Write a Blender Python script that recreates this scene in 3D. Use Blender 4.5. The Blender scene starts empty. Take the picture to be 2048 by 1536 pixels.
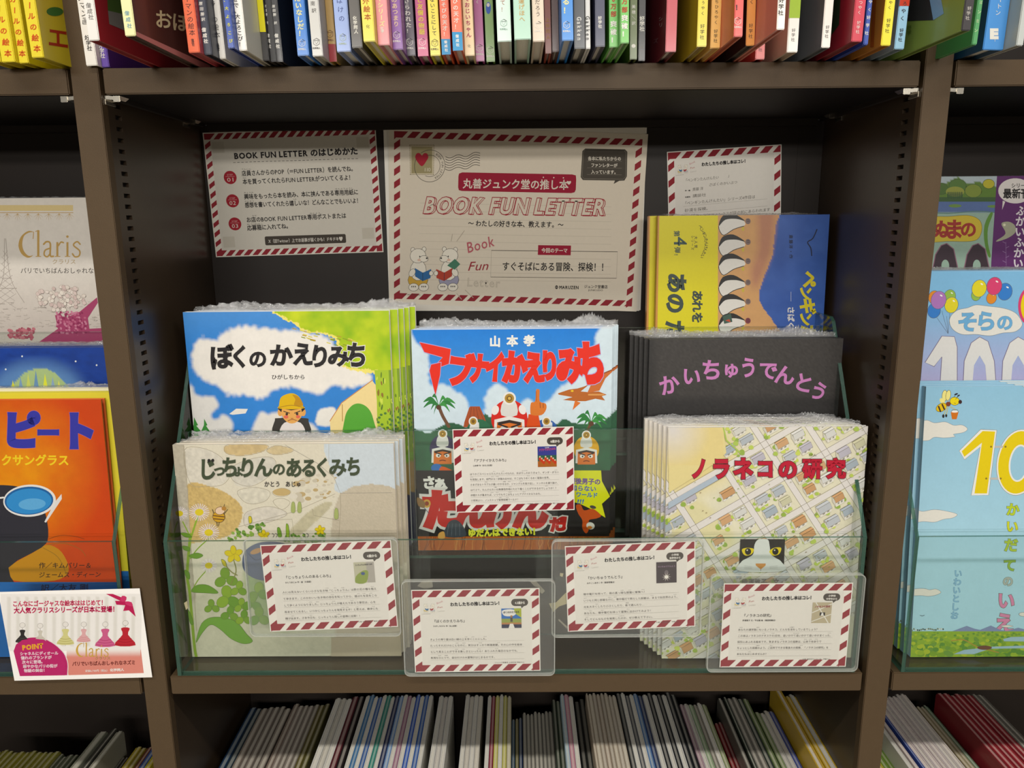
import bpy, bmesh, math, random
import numpy as np
from mathutils import Vector, Matrix
from mathutils.geometry import tessellate_polygon

S = bpy.context.scene
COL = S.collection

# ---------------------------------------------------------------- camera
CAM = np.array([0.0041, -0.8628, 1.55]); PITCH, YAW, ROLL, FPX = 0.20899, -0.0060, -0.0085, 1540.5
def cam_axes():
    cp, sp, cy, sy, cr, sr = math.cos(PITCH), math.sin(PITCH), math.cos(YAW), math.sin(YAW), math.cos(ROLL), math.sin(ROLL)
    f = np.array([sy*cp, cy*cp, -sp]); r = np.array([cy, -sy, 0.0]); u = np.cross(r, f)
    return cr*r+sr*u, -sr*r+cr*u, f
CR, CU, CF = cam_axes()
cd = bpy.data.cameras.new('camera'); cam = bpy.data.objects.new('camera', cd); COL.objects.link(cam)
cd.sensor_width = 36; cd.lens = 36*FPX/2048; cd.clip_start = 0.02; cd.clip_end = 50
cam.matrix_world = Matrix(((CR[0], CU[0], -CF[0], CAM[0]), (CR[1], CU[1], -CF[1], CAM[1]), (CR[2], CU[2], -CF[2], CAM[2]), (0, 0, 0, 1)))
S.camera = cam

# ---------------------------------------------------------------- light and exposure
S.view_settings.view_transform = 'Standard'; S.view_settings.look = 'None'
S.view_settings.gamma = 1.0; S.view_settings.use_curve_mapping = False
S.view_settings.exposure = -0.3
S.cycles.transparent_max_bounces = 32
S.cycles.max_bounces = 8
w = bpy.data.worlds.new('world'); S.world = w; w.use_nodes = True
bg = w.node_tree.nodes['Background']; bg.inputs[0].default_value = (1.0, 0.96, 0.90, 1); bg.inputs[1].default_value = 0.07
def area(name, loc, sx, sy, power, target, col=(1, 0.965, 0.905)):
    l = bpy.data.lights.new(name, 'AREA'); l.shape = 'RECTANGLE'; l.size = sx; l.size_y = sy; l.energy = power; l.color = col
    o = bpy.data.objects.new(name, l); COL.objects.link(o); o.location = loc
    d = Vector(target)-Vector(loc); o.rotation_euler = d.to_track_quat('-Z', 'Y').to_euler(); return o
area('ceiling_tube_or_fill', (0.1, -1.22, 2.83), 3.6, 0.10, 58, (0.1, -1.1, 0))
area('ceiling_tube_or_fill', (0.1, -6.0, 2.83), 5.0, 0.25, 215, (0.1, -4.2, 0.6))  # added unseen fill row, low angle, brightens the notices on the back panel
area('ceiling_tube_or_fill', (0.1, -8.5, 2.83), 6.0, 0.25, 300, (0.1, -5.2, 0.8))  # second added fill row, farther off and out of view

# ---------------------------------------------------------------- helpers
def lin(c):
    if isinstance(c, str):
        c = tuple(int(c[i:i+2], 16)/255 for i in (1, 3, 5))
    return np.array([x/12.92 if x <= 0.04045 else ((x+0.055)/1.055)**2.4 for x in c])
MATS = {}
def mat(name, col, rough=0.5, metal=0.0, noise=0.06, scale=60, bump=0.0, bscale=400, spec=0.5, coat=0.0):
    if name in MATS: return MATS[name]
    m = bpy.data.materials.new(name); m.use_nodes = True; nt = m.node_tree; b = nt.nodes['Principled BSDF']
    b.inputs['Roughness'].default_value = rough; b.inputs['Metallic'].default_value = metal
    b.inputs['Specular IOR Level'].default_value = spec; b.inputs['Coat Weight'].default_value = coat; b.inputs['Coat Roughness'].default_value = .12
    tc = nt.nodes.new('ShaderNodeTexCoord'); n = nt.nodes.new('ShaderNodeTexNoise'); n.inputs['Scale'].default_value = scale
    nt.links.new(tc.outputs['Object'], n.inputs['Vector'])
    mr = nt.nodes.new('ShaderNodeMapRange'); mr.inputs['To Min'].default_value = 1-noise; mr.inputs['To Max'].default_value = 1+noise
    nt.links.new(n.outputs['Fac'], mr.inputs['Value'])
    mx = nt.nodes.new('ShaderNodeMix'); mx.data_type = 'RGBA'; mx.blend_type = 'MULTIPLY'; mx.inputs[0].default_value = 1
    if col == 'attr':
        a = nt.nodes.new('ShaderNodeAttribute'); a.attribute_name = 'Col'; hs = nt.nodes.new('ShaderNodeHueSaturation'); hs.inputs['Saturation'].default_value = 1.04; hs.inputs['Value'].default_value = .88
        nt.links.new(a.outputs['Color'], hs.inputs['Color']); nt.links.new(hs.outputs['Color'], mx.inputs[6])
    else:
        c = lin(col); mx.inputs[6].default_value = (*c, 1)
    nt.links.new(mr.outputs['Result'], mx.inputs[7]); nt.links.new(mx.outputs[2], b.inputs['Base Color'])
    if bump > 0:
        n2 = nt.nodes.new('ShaderNodeTexNoise'); n2.inputs['Scale'].default_value = bscale; nt.links.new(tc.outputs['Object'], n2.inputs['Vector'])
        bp = nt.nodes.new('ShaderNodeBump'); bp.inputs['Strength'].default_value = bump; bp.inputs['Distance'].default_value = 0.001
        nt.links.new(n2.outputs['Fac'], bp.inputs['Height']); nt.links.new(bp.outputs['Normal'], b.inputs['Normal'])
    MATS[name] = m; return m
M_PRINT = mat('printed_ink', 'attr', .45, noise=.04, scale=300, spec=.3, coat=.08)
M_PAPER = mat('printed_paper', 'attr', .75, noise=.03, scale=200, spec=.25)
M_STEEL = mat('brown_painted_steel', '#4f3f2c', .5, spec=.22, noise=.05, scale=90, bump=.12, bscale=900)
M_STEELIN = mat('brown_steel_inner_shaded', '#382c20', .32, spec=.4, noise=.08, scale=40, bump=.05, bscale=600)  # same brown steel, darkened in colour for the shade inside the bays
M_BACK = mat('brown_back_panel', '#211b17', .5, spec=.2, noise=.05, scale=30)
M_HOLE = mat('dark_slot_interior', '#15100c', .8)
M_CHROME = mat('bright_clip_metal', '#c9c2b4', .25, metal=1.0)
M_PAGES = mat('page_edges', '#e4ddcd', .8, noise=.12, scale=500)
M_WHITEB = mat('white_board', '#ece8df', .5)

def clear(name, tint, refl_rough=0.03, ior=1.5, haze=0.0, hazecol=(1, 1, 1), bump=0.0, bscale=60, bdist=.003):
    m = bpy.data.materials.new(name); m.use_nodes = True; nt = m.node_tree; nt.nodes.clear()
    out = nt.nodes.new('ShaderNodeOutputMaterial'); tr = nt.nodes.new('ShaderNodeBsdfTransparent'); tr.inputs[0].default_value = (*tint, 1)
    gl = nt.nodes.new('ShaderNodeBsdfGlossy'); gl.inputs['Roughness'].default_value = refl_rough
    # Schlick reflectance of a thin clear sheet, the same from either side
    geo = nt.nodes.new('ShaderNodeNewGeometry'); dt = nt.nodes.new('ShaderNodeVectorMath'); dt.operation = 'DOT_PRODUCT'
    nt.links.new(geo.outputs['Incoming'], dt.inputs[0]); nt.links.new(geo.outputs['Normal'], dt.inputs[1])
    def mth(op, a, b):
        n_ = nt.nodes.new('ShaderNodeMath'); n_.operation = op
        for k_, q_ in enumerate((a, b)):
            if q_ is None: continue
            if isinstance(q_, (int, float)): n_.inputs[k_].default_value = q_
            else: nt.links.new(q_, n_.inputs[k_])
        return n_.outputs[0]
    r0 = ((ior-1)/(ior+1))**2
    fr_out = mth('ADD', mth('MULTIPLY', mth('POWER', mth('SUBTRACT', 1.0, mth('ABSOLUTE', dt.outputs['Value'], None)), 5.0), 1-r0), r0)
    mx = nt.nodes.new('ShaderNodeMixShader'); nt.links.new(fr_out, mx.inputs[0]); nt.links.new(tr.outputs[0], mx.inputs[1]); nt.links.new(gl.outputs[0], mx.inputs[2])
    last = mx
    if haze > 0:
        df = nt.nodes.new('ShaderNodeBsdfPrincipled'); df.inputs['Base Color'].default_value = (*hazecol, 1); df.inputs['Roughness'].default_value = .25
        m2 = nt.nodes.new('ShaderNodeMixShader'); m2.inputs[0].default_value = haze
        nt.links.new(mx.outputs[0], m2.inputs[1]); nt.links.new(df.outputs[0], m2.inputs[2]); last = m2
    if bump > 0:
        tc = nt.nodes.new('ShaderNodeTexCoord'); n = nt.nodes.new('ShaderNodeTexNoise'); n.inputs['Scale'].default_value = bscale; n.inputs['Detail'].default_value = 6
        n.inputs['Distortion'].default_value = 1.5
        nt.links.new(tc.outputs['Object'], n.inputs['Vector']); bp = nt.nodes.new('ShaderNodeBump'); bp.inputs['Strength'].default_value = bump; bp.inputs['Distance'].default_value = bdist
        nt.links.new(n.outputs['Fac'], bp.inputs['Height']); nt.links.new(bp.outputs['Normal'], gl.inputs['Normal']); nt.links.new(bp.outputs['Normal'], dt.inputs[1])
        if haze > 0: nt.links.new(bp.outputs['Normal'], df.inputs['Normal'])
    nt.links.new(last.outputs[0], out.inputs[0]); return m
M_GLASS = clear('clear_green_glass', (.955, .975, .962), .02, 1.42)
M_GEDGE = clear('green_glass_edge', (.30, .50, .42), .12, 1.6, .5, (.05, .13, .095))
M_ACRYL = clear('clear_plastic_case', (.985, .99, .985), .06, 1.4, .012)
M_AEDGE = clear('bright_plastic_rim', (.92, .93, .91), .1, 1.6, .3, (.72, .73, .68))
M_FILM = clear('crinkled_shrink_film', (.96, .96, .96), .10, 1.6, .16, (.8, .8, .8), bump=1.0, bscale=90)
M_TAPE = clear('clear_sticky_tape', (.9, .88, .8), .3, 1.45, .18, (.75, .7, .58))

def link(o, parent=None):
    COL.objects.link(o)
    if parent is not None: o.parent = parent
    return o
def empty(name, loc, label, cat, group=None, rot=None):
    o = bpy.data.objects.new(name, None); COL.objects.link(o); o.location = loc; o.empty_display_size = .02
    if rot: o.rotation_euler = rot
    o['label'] = label; o['category'] = cat
    if group: o['group'] = group
    return o
def tag(o, label, cat, group=None):
    o['label'] = label; o['category'] = cat
    if group: o['group'] = group
    return o
class MB:
    def __init__(s): s.v = []; s.f = []; s.m = []
    def add(s, vs, fs, mi=0):
        b = len(s.v); s.v += [tuple(p) for p in vs]; s.f += [tuple(b+i for i in f) for f in fs]; s.m += [mi]*len(fs)
    def box(s, x0, x1, y0, y1, z0, z1, mi=0):
        vs = [(x, y, z) for z in (z0, z1) for y in (y0, y1) for x in (x0, x1)]
        s.add(vs, [(0, 2, 3, 1), (4, 5, 7, 6), (0, 1, 5, 4), (2, 6, 7, 3), (0, 4, 6, 2), (1, 3, 7, 5)], mi)
    def prism(s, pts, axis, a, b, mi=0):
        # pts: 2D outline in the other two axes, extruded along axis
        n = len(pts)
        def P(p, t): return {'x': (t, p[0], p[1]), 'y': (p[0], t, p[1]), 'z': (p[0], p[1], t)}[axis]
        vs = [P(p, a) for p in pts]+[P(p, b) for p in pts]
        s.add(vs, [tuple(range(n))[::-1], tuple(range(n, 2*n))]+[(i, (i+1) % n, n+(i+1) % n, n+i) for i in range(n)], mi)
    def build(s, name, mats, parent=None, bevel=0.0, seg=2, smooth=False):
        me = bpy.data.meshes.new(name); me.from_pydata(s.v, [], s.f)
        for m in (mats if isinstance(mats, (list, tuple)) else [mats]): me.materials.append(m)
        me.polygons.foreach_set('material_index', s.m); me.update()
        bm = bmesh.new(); bm.from_mesh(me); bmesh.ops.recalc_face_normals(bm, faces=bm.faces)
        if bevel > 0:
            bmesh.ops.bevel(bm, geom=list(bm.edges), offset=bevel, segments=seg, affect='EDGES', clamp_overlap=True)
        bm.to_mesh(me); bm.free()
        if smooth: me.polygons.foreach_set('use_smooth', [True]*len(me.polygons))
        return link(bpy.data.objects.new(name, me), parent)
def struct(o): o['kind'] = 'structure'; return o
def at_y(px, py, Y):
    d = CF+CR*(px-1024)/FPX+CU*(768-py)/FPX; return CAM+d*(Y-CAM[1])/d[1]
def at_z(px, py, Z):
    d = CF+CR*(px-1024)/FPX+CU*(768-py)/FPX; return CAM+d*(Z-CAM[2])/d[2]

# ---------------------------------------------------------------- glyphs
_fc = bpy.data.curves.new('glyph', 'FONT'); _fo = bpy.data.objects.new('glyph', _fc); COL.objects.link(_fo)
GL = {}
NARROW = {' ': .28, '　': .9}
def glyph(ch, bold=0.0, res=2):
    k = (ch, round(bold, 3), res)
    if k in GL: return GL[k]
    if ch in NARROW:
        GL[k] = (np.zeros((0, 2)), np.zeros((0, 3), int), NARROW[ch]); return GL[k]
    _fc.body = ch; _fc.resolution_u = res
    dg = bpy.context.evaluated_depsgraph_get(); dg.update()
    me = bpy.data.meshes.new_from_object(_fo.evaluated_get(dg)); me.calc_loop_triangles()
    v = np.array([(p.co.x, p.co.y) for p in me.vertices]).reshape(-1, 2)
    t = np.array([tuple(x.vertices) for x in me.loop_triangles]).reshape(-1, 3)
    if bold > 0 and len(t):
        # push the outline outwards, keeping the triangulation
        vn, inv = np.unique(np.round(v, 5), axis=0, return_inverse=True); inv = inv.reshape(-1); t = inv[t]; v = vn
        a, b, c = v[t[:, 0]], v[t[:, 1]], v[t[:, 2]]; ar = (b[:, 0]-a[:, 0])*(c[:, 1]-a[:, 1])-(b[:, 1]-a[:, 1])*(c[:, 0]-a[:, 0])
        t[ar < 0] = t[ar < 0][:, ::-1]; t = t[np.abs(ar) > 1e-9]
        E = {}
        for q in t:
            for i in range(3): E[(q[i], q[(i+1) % 3])] = 1
        N = np.zeros_like(v); cntn = np.zeros(len(v))
        for (i, j) in E:
            if (j, i) not in E:
                d = v[j]-v[i]; L = math.hypot(*d)
                if L < 1e-7: continue
                n = np.array([d[1], -d[0]])/L; N[i] += n; N[j] += n
        L = np.linalg.norm(N, axis=1, keepdims=True); L[L < 1e-6] = 1; U = N/L; v = v+U*bold*np.clip(2/np.maximum(L, 1.1), 1, 1.5)
    bpy.data.meshes.remove(me)
    adv = 1.0 if ord(ch) > 0x2000 else (v[:, 0].max()+.07 if len(v) else .3)
    GL[k] = (v, t, adv); return GL[k]

def catmull(pts, n=6, closed=True):
    p = np.array(pts, float); N = len(p); out = []
    rng = range(N) if closed else range(N-1)
    for i in rng:
        if closed: a, b, c, d = p[i-1], p[i], p[(i+1) % N], p[(i+2) % N]
        else: a, b, c, d = p[max(i-1, 0)], p[i], p[i+1], p[min(i+2, N-1)]
        for k in range(n):
            t = k/n; out.append(.5*((2*b)+(-a+c)*t+(2*a-5*b+4*c-d)*t*t+(-a+3*b-3*c+d)*t**3))
    if not closed: out.append(p[-1])
    return np.array(out)
def vnoise(x, y, s, seed=0):
    x = np.asarray(x)/s; y = np.asarray(y)/s; xi = np.floor(x).astype(int); yi = np.floor(y).astype(int); fx = x-xi; fy = y-yi
    fx = fx*fx*(3-2*fx); fy = fy*fy*(3-2*fy)
    def h(a, b):
        n = (a*374761393+b*668265263+seed*1442695041) & 0xffffffff; n = ((n ^ (n >> 13))*1274126177) & 0xffffffff
        return ((n ^ (n >> 16)) & 0xffff)/65535.0
    return (h(xi, yi)*(1-fx)+h(xi+1, yi)*fx)*(1-fy)+(h(xi, yi+1)*(1-fx)+h(xi+1, yi+1)*fx)*fy
def fbm(x, y, s, seed=0): return .5*vnoise(x, y, s, seed)+.3*vnoise(x, y, s/2.1, seed+1)+.2*vnoise(x, y, s/4.3, seed+2)
def inpoly(X, Y, pts):
    p = np.array(pts, float); r = np.zeros(X.shape, bool); j = len(p)-1
    for i in range(len(p)):
        xi, yi = p[i]; xj, yj = p[j]
        if yi != yj:
            c = ((yi > Y) != (yj > Y)) & (X < (xj-xi)*(Y-yi)/(yj-yi)+xi); r ^= c
        j = i
    return r
def boxblur(a, r):
    if r < 1: return a
    k = np.ones(2*r+1)/(2*r+1)
    for ax in (0, 1):
        a = np.apply_along_axis(lambda v: np.convolve(np.pad(v, r, mode='edge'), k, 'valid'), ax, a)
    return a
def homog(src, dst):
    A = []; b = []
    for (x, y), (u, v) in zip(src, dst):
        A += [[x, y, 1, 0, 0, 0, -u*x, -u*y], [0, 0, 0, x, y, 1, -v*x, -v*y]]; b += [u, v]
    return np.append(np.linalg.solve(np.array(A, float), np.array(b, float)), 1).reshape(3, 3)

class Frame:
    """a rectangle standing in the world: base centre, yaw, tilt back, roll, width, height"""
    def __init__(s, X, Y, Z, W, H, tilt=0.0, yaw=0.0, roll=0.0):
        u = np.array([math.cos(yaw)*math.cos(roll), math.sin(yaw)*math.cos(roll), math.sin(roll)]); n = np.array([-math.sin(yaw), math.cos(yaw), 0])
        v = np.array([0, 0, 1.])*math.cos(tilt)+n*math.sin(tilt); v = v-u*(v@u); v /= np.linalg.norm(v)
        s.u, s.v, s.n = u, v, np.cross(u, v); s.W, s.H = W, H; s.o = np.array([X, Y, Z])-u*W/2
        s.base = np.array([X, Y, Z]); s.rot = Matrix(((u[0], -s.n[0], v[0]), (u[1], -s.n[1], v[1]), (u[2], -s.n[2], v[2]))).to_euler()
    def uv(s, px, py):      # photogrammetric survey: sight line of a photo point met with this surface
        px = np.asarray(px, float); py = np.asarray(py, float)
        d = CF+CR*((px-1024)/FPX)[..., None]+CU*((768-py)/FPX)[..., None]
        k = ((s.o-CAM)@s.n)/(d@s.n); P = CAM+d*k[..., None]-s.o
        return np.stack([P@s.u, P@s.v], -1)

class Art:
    """flat print on a surface; local x along the width from the base centre, z up, y into the book"""
    def __init__(s, fr, z0=.0002, dz=3e-6, clip=True):
        s.fr = fr; s.z = z0; s.dz = dz; s.mz = 5e-7; s.P = []; s.C = []; s.T = []; s.nb = 0; s.cv = lambda p: p; s.clip = clip
    def crop(s, x0, y0, k): s.cv = lambda p: p/k+np.array([x0, y0]); return s
    def card(s, quad, w, h):
        Hm = homog([(0, 0), (w, 0), (w, h), (0, h)], quad)
        def f(p):
            q = np.concatenate([p, np.ones((len(p), 1))], 1)@Hm.T; return q[:, :2]/q[:, 2:3]
        s.cv = f; return s
    def local(s):           # metres on the surface itself, y down from the top edge
        s.cv = None; return s
    def m(s, p):
        p = np.asarray(p, float).reshape(-1, 2)
        if s.cv is None: return np.stack([p[:, 0], s.fr.H-p[:, 1]], 1)
        q = s.cv(p); return s.fr.uv(q[:, 0], q[:, 1])
    def up(s): s.z += s.dz; return s
    def tris(s, p, t, c):
        s.z += s.mz
        if len(p) == 0 or len(t) == 0: return s
        uv = s.m(p); t = np.asarray(t, int).reshape(-1, 3); W, H = s.fr.W, s.fr.H; e = 1e-6
        c = lin(c) if isinstance(c, (str, tuple)) else np.asarray(c)
        cc = np.broadcast_to(c, (len(uv), 3))
        if s.clip:
            ins = (uv[:, 0] >= -e) & (uv[:, 0] <= W+e) & (uv[:, 1] >= -e) & (uv[:, 1] <= H+e)
            a = ins[t]; full = a.all(1)
            out = ((uv[t][:, :, 0] < 0).all(1) | (uv[t][:, :, 0] > W).all(1) | (uv[t][:, :, 1] < 0).all(1) | (uv[t][:, :, 1] > H).all(1))
            part = t[~full & ~out]; t = t[full]
            for q in part:
                poly = [(*uv[i], *cc[i]) for i in q]
                for ax, lim, sg in ((0, 0, 1), (0, W, -1), (1, 0, 1), (1, H, -1)):
                    r = []
                    for i in range(len(poly)):
                        A, B = poly[i-1], poly[i]; da, db = (A[ax]-lim)*sg, (B[ax]-lim)*sg
                        if (da < 0) != (db < 0):
                            k = da/(da-db); r.append(tuple(A[j]+(B[j]-A[j])*k for j in range(5)))
                        if db >= 0: r.append(B)
                    poly = r
                    if not poly: break
                if len(poly) >= 3:
                    pp = np.array(poly); s._push(pp[:, :2], [(0, i, i+1) for i in range(1, len(pp)-1)], pp[:, 2:])
            if len(t):
                use, inv = np.unique(t, return_inverse=True); uv = uv[use]; cc = cc[use]; t = inv.reshape(-1, 3)
            else: return s
        s._push(uv, t, cc); return s
    def _push(s, uv, t, c):
        n = len(uv); s.P.append(np.column_stack([uv[:, 0]-s.fr.W/2, np.full(n, -s.z), uv[:, 1]])); s.C.append(np.array(c)); s.T.append(np.array(t)+s.nb); s.nb += n
    def poly(s, pts, c, smooth=0, layer=True):
        p = catmull(pts, smooth) if smooth else np.array(pts, float)
        t = tessellate_polygon([[Vector((x, y, 0)) for x, y in p]])
        if layer: s.up()
        return s.tris(p, t, c)
    def rect(s, x0, y0, x1, y1, c, layer=True): return s.poly([(x0, y0), (x1, y0), (x1, y1), (x0, y1)], c, 0, layer)
    def rrect(s, x0, y0, x1, y1, r, c):
        p = [(cx+r*math.cos(a), cy+r*math.sin(a)) for cx, cy, a0 in ((x1-r, y1-r, 0), (x0+r, y1-r, 90), (x0+r, y0+r, 180), (x1-r, y0+r, 270)) for a in [math.radians(a0+k*22.5) for k in range(5)]]
        return s.poly(p, c)
    def ell(s, cx, cy, rx, ry, c, rot=0, n=20, layer=True, ol=None, w=1):
        a = np.linspace(0, 2*math.pi, n, endpoint=False); x, y = rx*np.cos(a), ry*np.sin(a); r = math.radians(rot)
        p = np.stack([cx+x*math.cos(r)-y*math.sin(r), cy+x*math.sin(r)+y*math.cos(r)], 1)
        if layer: s.up()
        s.tris(p, [(0, i, i+1) for i in range(1, n-1)], c)
        if ol: s.line(p, w, ol, closed=True)
        return s
    def line(s, pts, w, c, closed=False, smooth=0, layer=True, taper=False):
        p = catmull(pts, smooth, closed) if smooth else np.array(pts, float)
        if closed: p = np.concatenate([p, p[:2]])
        d = np.gradient(p, axis=0); L = np.linalg.norm(d, axis=1, keepdims=True); L[L == 0] = 1; d = d/L; nn = np.stack([-d[:, 1], d[:, 0]], 1)
        ww = w/2*np.ones((len(p), 1))
        if taper: ww = ww*np.interp(np.linspace(0, 1, len(p)), [0, .12, .6, 1], [.4, 1, .9, .15])[:, None]
        q = np.concatenate([p+nn*ww, p-nn*ww]); n = len(p)
        if layer: s.up()
        s.tris(q, [t for i in range(n-1) for t in ((i, i+1, n+i), (i+1, n+i+1, n+i))], c)
        if w > 3 and not closed and not taper:
            for e in (p[0], p[-1]): s.ell(e[0], e[1], w/2, w/2, c, n=10, layer=False)
        return s
    def text(s, t, x0, y0, x1, y1, h, c, b=0.0, res=2, ol=None, ow=.04, slant=0.0, layer=True):
        g = [glyph(ch, b+(ow if ol else 0), res) for ch in t]; tot = sum(k[2] for k in g)
        L = math.hypot(x1-x0, y1-y0); dx, dy = (x1-x0)/L, (y1-y0)/L; ux, uy = dy, -dx
        bold_ov = bool(ol)
        def put(gs, col):
            a = 0; P = []; T = []; nb = 0; sx = L/tot
            for v, tr, adv in gs:
                if len(v):
                    X = (v[:, 0]+a)*sx+v[:, 1]*h*slant; Y = v[:, 1]*h
                    P.append(np.stack([x0+X*dx+Y*ux, y0+X*dy+Y*uy], 1)); T.append(tr+nb); nb += len(v)
                a += adv
            if P and (bold_ov or h > 60):
                for p_, t_ in zip(P, T): s.tris(p_, t_-t_.min() if len(t_) else t_, col)
            elif P: s.tris(np.concatenate(P), np.concatenate(T), col)
        if layer: s.up()
        if ol: put(g, ol); s.up(); g = [(glyph(ch, b, res)[0], glyph(ch, b, res)[1], k[2]) for ch, k in zip(t, g)]
        put(g, c); return s
    def chars(s, items, c, b=0.0, res=4, ol=None, ow=.05, sx=1.0):
        # items: (char, centre x, centre y, size, rotation in degrees[, width factor])
        for rnd in ([(b+ow, ol), (b, c)] if ol else [(b, c)]):
            s.up()
            for it in items:
                ch, cx, cy, h, rot = it[:5]; wx = it[5] if len(it) > 5 else sx; col = it[6] if (len(it) > 6 and rnd[1] is c) else rnd[1]
                v, t, adv = glyph(ch, rnd[0], res)
                if not len(v): continue
                o = np.array([.5 if ord(ch) > 0x2000 else v[:, 0].mean(), .37]); r = math.radians(rot); X = (v[:, 0]-o[0])*h*wx; Y = -(v[:, 1]-o[1])*h
                s.tris(np.stack([cx+X*math.cos(r)-Y*math.sin(r), cy+X*math.sin(r)+Y*math.cos(r)], 1), t, col)
        return s
    def vtext(s, t, x, y0, y1, size, c, b=0.0, res=2, x1=None, wx=1.0):
        n = len(t); st = (y1-y0)/max(n, 1); it = []
        for i, ch in enumerate(t):
            it.append((ch, x+((x1 or x)-x)*i/max(n-1, 1), y0+st*(i+.5), size, 90 if ch in 'ー／〜（）' or ch.isascii() and ch.isalpha() else 0, wx))
        return s.chars(it, c, b, res)
    def wash(s, x0, y0, x1, y1, step, base, ops=(), grain=.05, gs=14, seed=3):
        nx = max(2, int((x1-x0)/step)); ny = max(2, int((y1-y0)/step)); X, Y = np.meshgrid(np.linspace(x0, x1, nx), np.linspace(y0, y1, ny))
        C = np.empty(X.shape+(3,)); C[:] = lin(base) if isinstance(base, str) else base(X, Y)
        for op in ops:
            pts, col, blur = op[0], op[1], op[2]; jit = op[3] if len(op) > 3 else 0; al = op[4] if len(op) > 4 else 1
            jx = X+jit*(fbm(X, Y, 22, 5)-.5)*2; jy = Y+jit*(fbm(X, Y, 22, 9)-.5)*2
            mk = pts(X, Y) if callable(pts) else inpoly(jx, jy, catmull(pts, 4)).astype(float)
            mk = boxblur(mk, int(blur/step))[..., None]*al
            C = C*(1-mk)+(lin(col) if isinstance(col, str) else col(X, Y))*mk
        C = C*(1+grain*2*(fbm(X, Y, gs, seed)-.5))[..., None]
        P = np.stack([X.ravel(), Y.ravel()], 1); i = np.arange(nx*ny).reshape(ny, nx); a, b_, c_, d = i[:-1, :-1].ravel(), i[:-1, 1:].ravel(), i[1:, 1:].ravel(), i[1:, :-1].ravel()
        s.up(); return s.tris(P, np.concatenate([np.stack([a, b_, c_], 1), np.stack([a, c_, d], 1)]), np.clip(C.reshape(-1, 3), 0, 1))
    def build(s, name, parent, m=None):
        P = np.concatenate(s.P); C = np.concatenate(s.C); T = np.concatenate(s.T).astype(np.int32)
        # face the viewer side
        a, b, c = P[T[:, 0]], P[T[:, 1]], P[T[:, 2]]
        fl = np.cross(b-a, c-a)[:, 1] > 0; T[fl] = T[fl][:, ::-1]
        me = bpy.data.meshes.new(name); me.vertices.add(len(P)); me.vertices.foreach_set('co', P.astype(np.float32).ravel())
        me.loops.add(len(T)*3); me.loops.foreach_set('vertex_index', T.ravel()); me.polygons.add(len(T)); me.polygons.foreach_set('loop_start', np.arange(len(T), dtype=np.int32)*3)
        me.update(calc_edges=True)
        at = me.color_attributes.new('Col', 'FLOAT_COLOR', 'POINT'); at.data.foreach_set('color', np.column_stack([C, np.ones(len(C))]).astype(np.float32).ravel())
        me.materials.append(m or M_PRINT); me.validate()
        return link(bpy.data.objects.new(name, me), parent)

# ================================================================ bookcase
BX = 0.90            # bay pitch
UPW = 0.0145         # half width of an upright
SL0 = 1.605          # a slot centre height
def upright(xc, nm):
    root = empty('upright', (xc, 0, 0), nm, 'shelf upright')
    mb = MB(); D = .272
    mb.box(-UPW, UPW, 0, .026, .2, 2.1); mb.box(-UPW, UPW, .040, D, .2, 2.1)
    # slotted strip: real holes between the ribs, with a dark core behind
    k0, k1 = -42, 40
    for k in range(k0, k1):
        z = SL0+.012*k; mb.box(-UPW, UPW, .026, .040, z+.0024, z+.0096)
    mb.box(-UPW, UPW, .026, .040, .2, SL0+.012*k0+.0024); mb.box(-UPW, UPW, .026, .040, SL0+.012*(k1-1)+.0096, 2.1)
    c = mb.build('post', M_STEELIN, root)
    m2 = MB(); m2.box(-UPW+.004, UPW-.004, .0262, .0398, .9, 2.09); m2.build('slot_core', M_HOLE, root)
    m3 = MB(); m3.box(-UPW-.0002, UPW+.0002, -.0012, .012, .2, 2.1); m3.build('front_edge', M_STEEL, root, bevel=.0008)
    return root
upright(-.45, 'brown steel slotted bookcase upright between left shelf and centre display')
upright(.45, 'brown steel slotted bookcase upright between centre display and right shelf')
upright(-1.35, 'brown steel slotted bookcase upright at outer end of left bay')
upright(1.35, 'brown steel slotted bookcase upright at outer end of right bay')
BAYS = {-1: 'left', 0: 'centre', 1: 'right'}
def shelf(bx, zt, t, nm, lip=.0):
    root = empty('shelf_board', (bx*BX, 0, zt), nm, 'shelf')
    hw = .4312
    mb = MB(); mb.box(-hw, hw, 0, .262, -t, -.0002); mb.build('board', M_STEEL, root, bevel=.0012); mb = MB(); mb.box(-hw+.004, hw-.004, .004, .25, -t-.0006, -t+.0004); mb.build('underside', mat('shaded_underside_steel', '#15110f', .6, spec=.15), root)  # underside is the same steel; its shade is put into a near-black colour
    m2 = MB(); m2.box(-hw+.01, hw-.01, .2505, .2615, -t-.010, -t); m2.box(-hw+.002, -hw+.008, .01, .25, -t-.005, -t); m2.box(hw-.008, hw-.002, .01, .25, -t-.005, -t)
    m2.build('rear_flange', M_BACK, root)
    return root
def clip(x, y, z, s, nm):
    mb = MB(); L = .022
    mb.add([(0, -L/2, 0), (0, L/2, 0), (s*.017, L/2, 0), (s*.017, -L/2, 0), (0, -L/2, -.0035), (0, L/2, -.0035), (s*.011, L/2, -.0045), (s*.011, -L/2, -.0045)],
           [(0, 1, 2, 3), (4, 5, 6, 7), (0, 4, 7, 3), (1, 5, 6, 2), (2, 3, 7, 6), (0, 1, 5, 4)])
    mb.box(0, s*.0012, -L/2, L/2, -.009, 0)
    mb.box(s*.010, s*.0175, -L/2-.001, -L/2+.0005, -.0065, .001)
    o = mb.build('shelf_clip', M_CHROME, None, bevel=.0004); o.location = (x, y, z); tag(o, nm, 'bracket')
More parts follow.
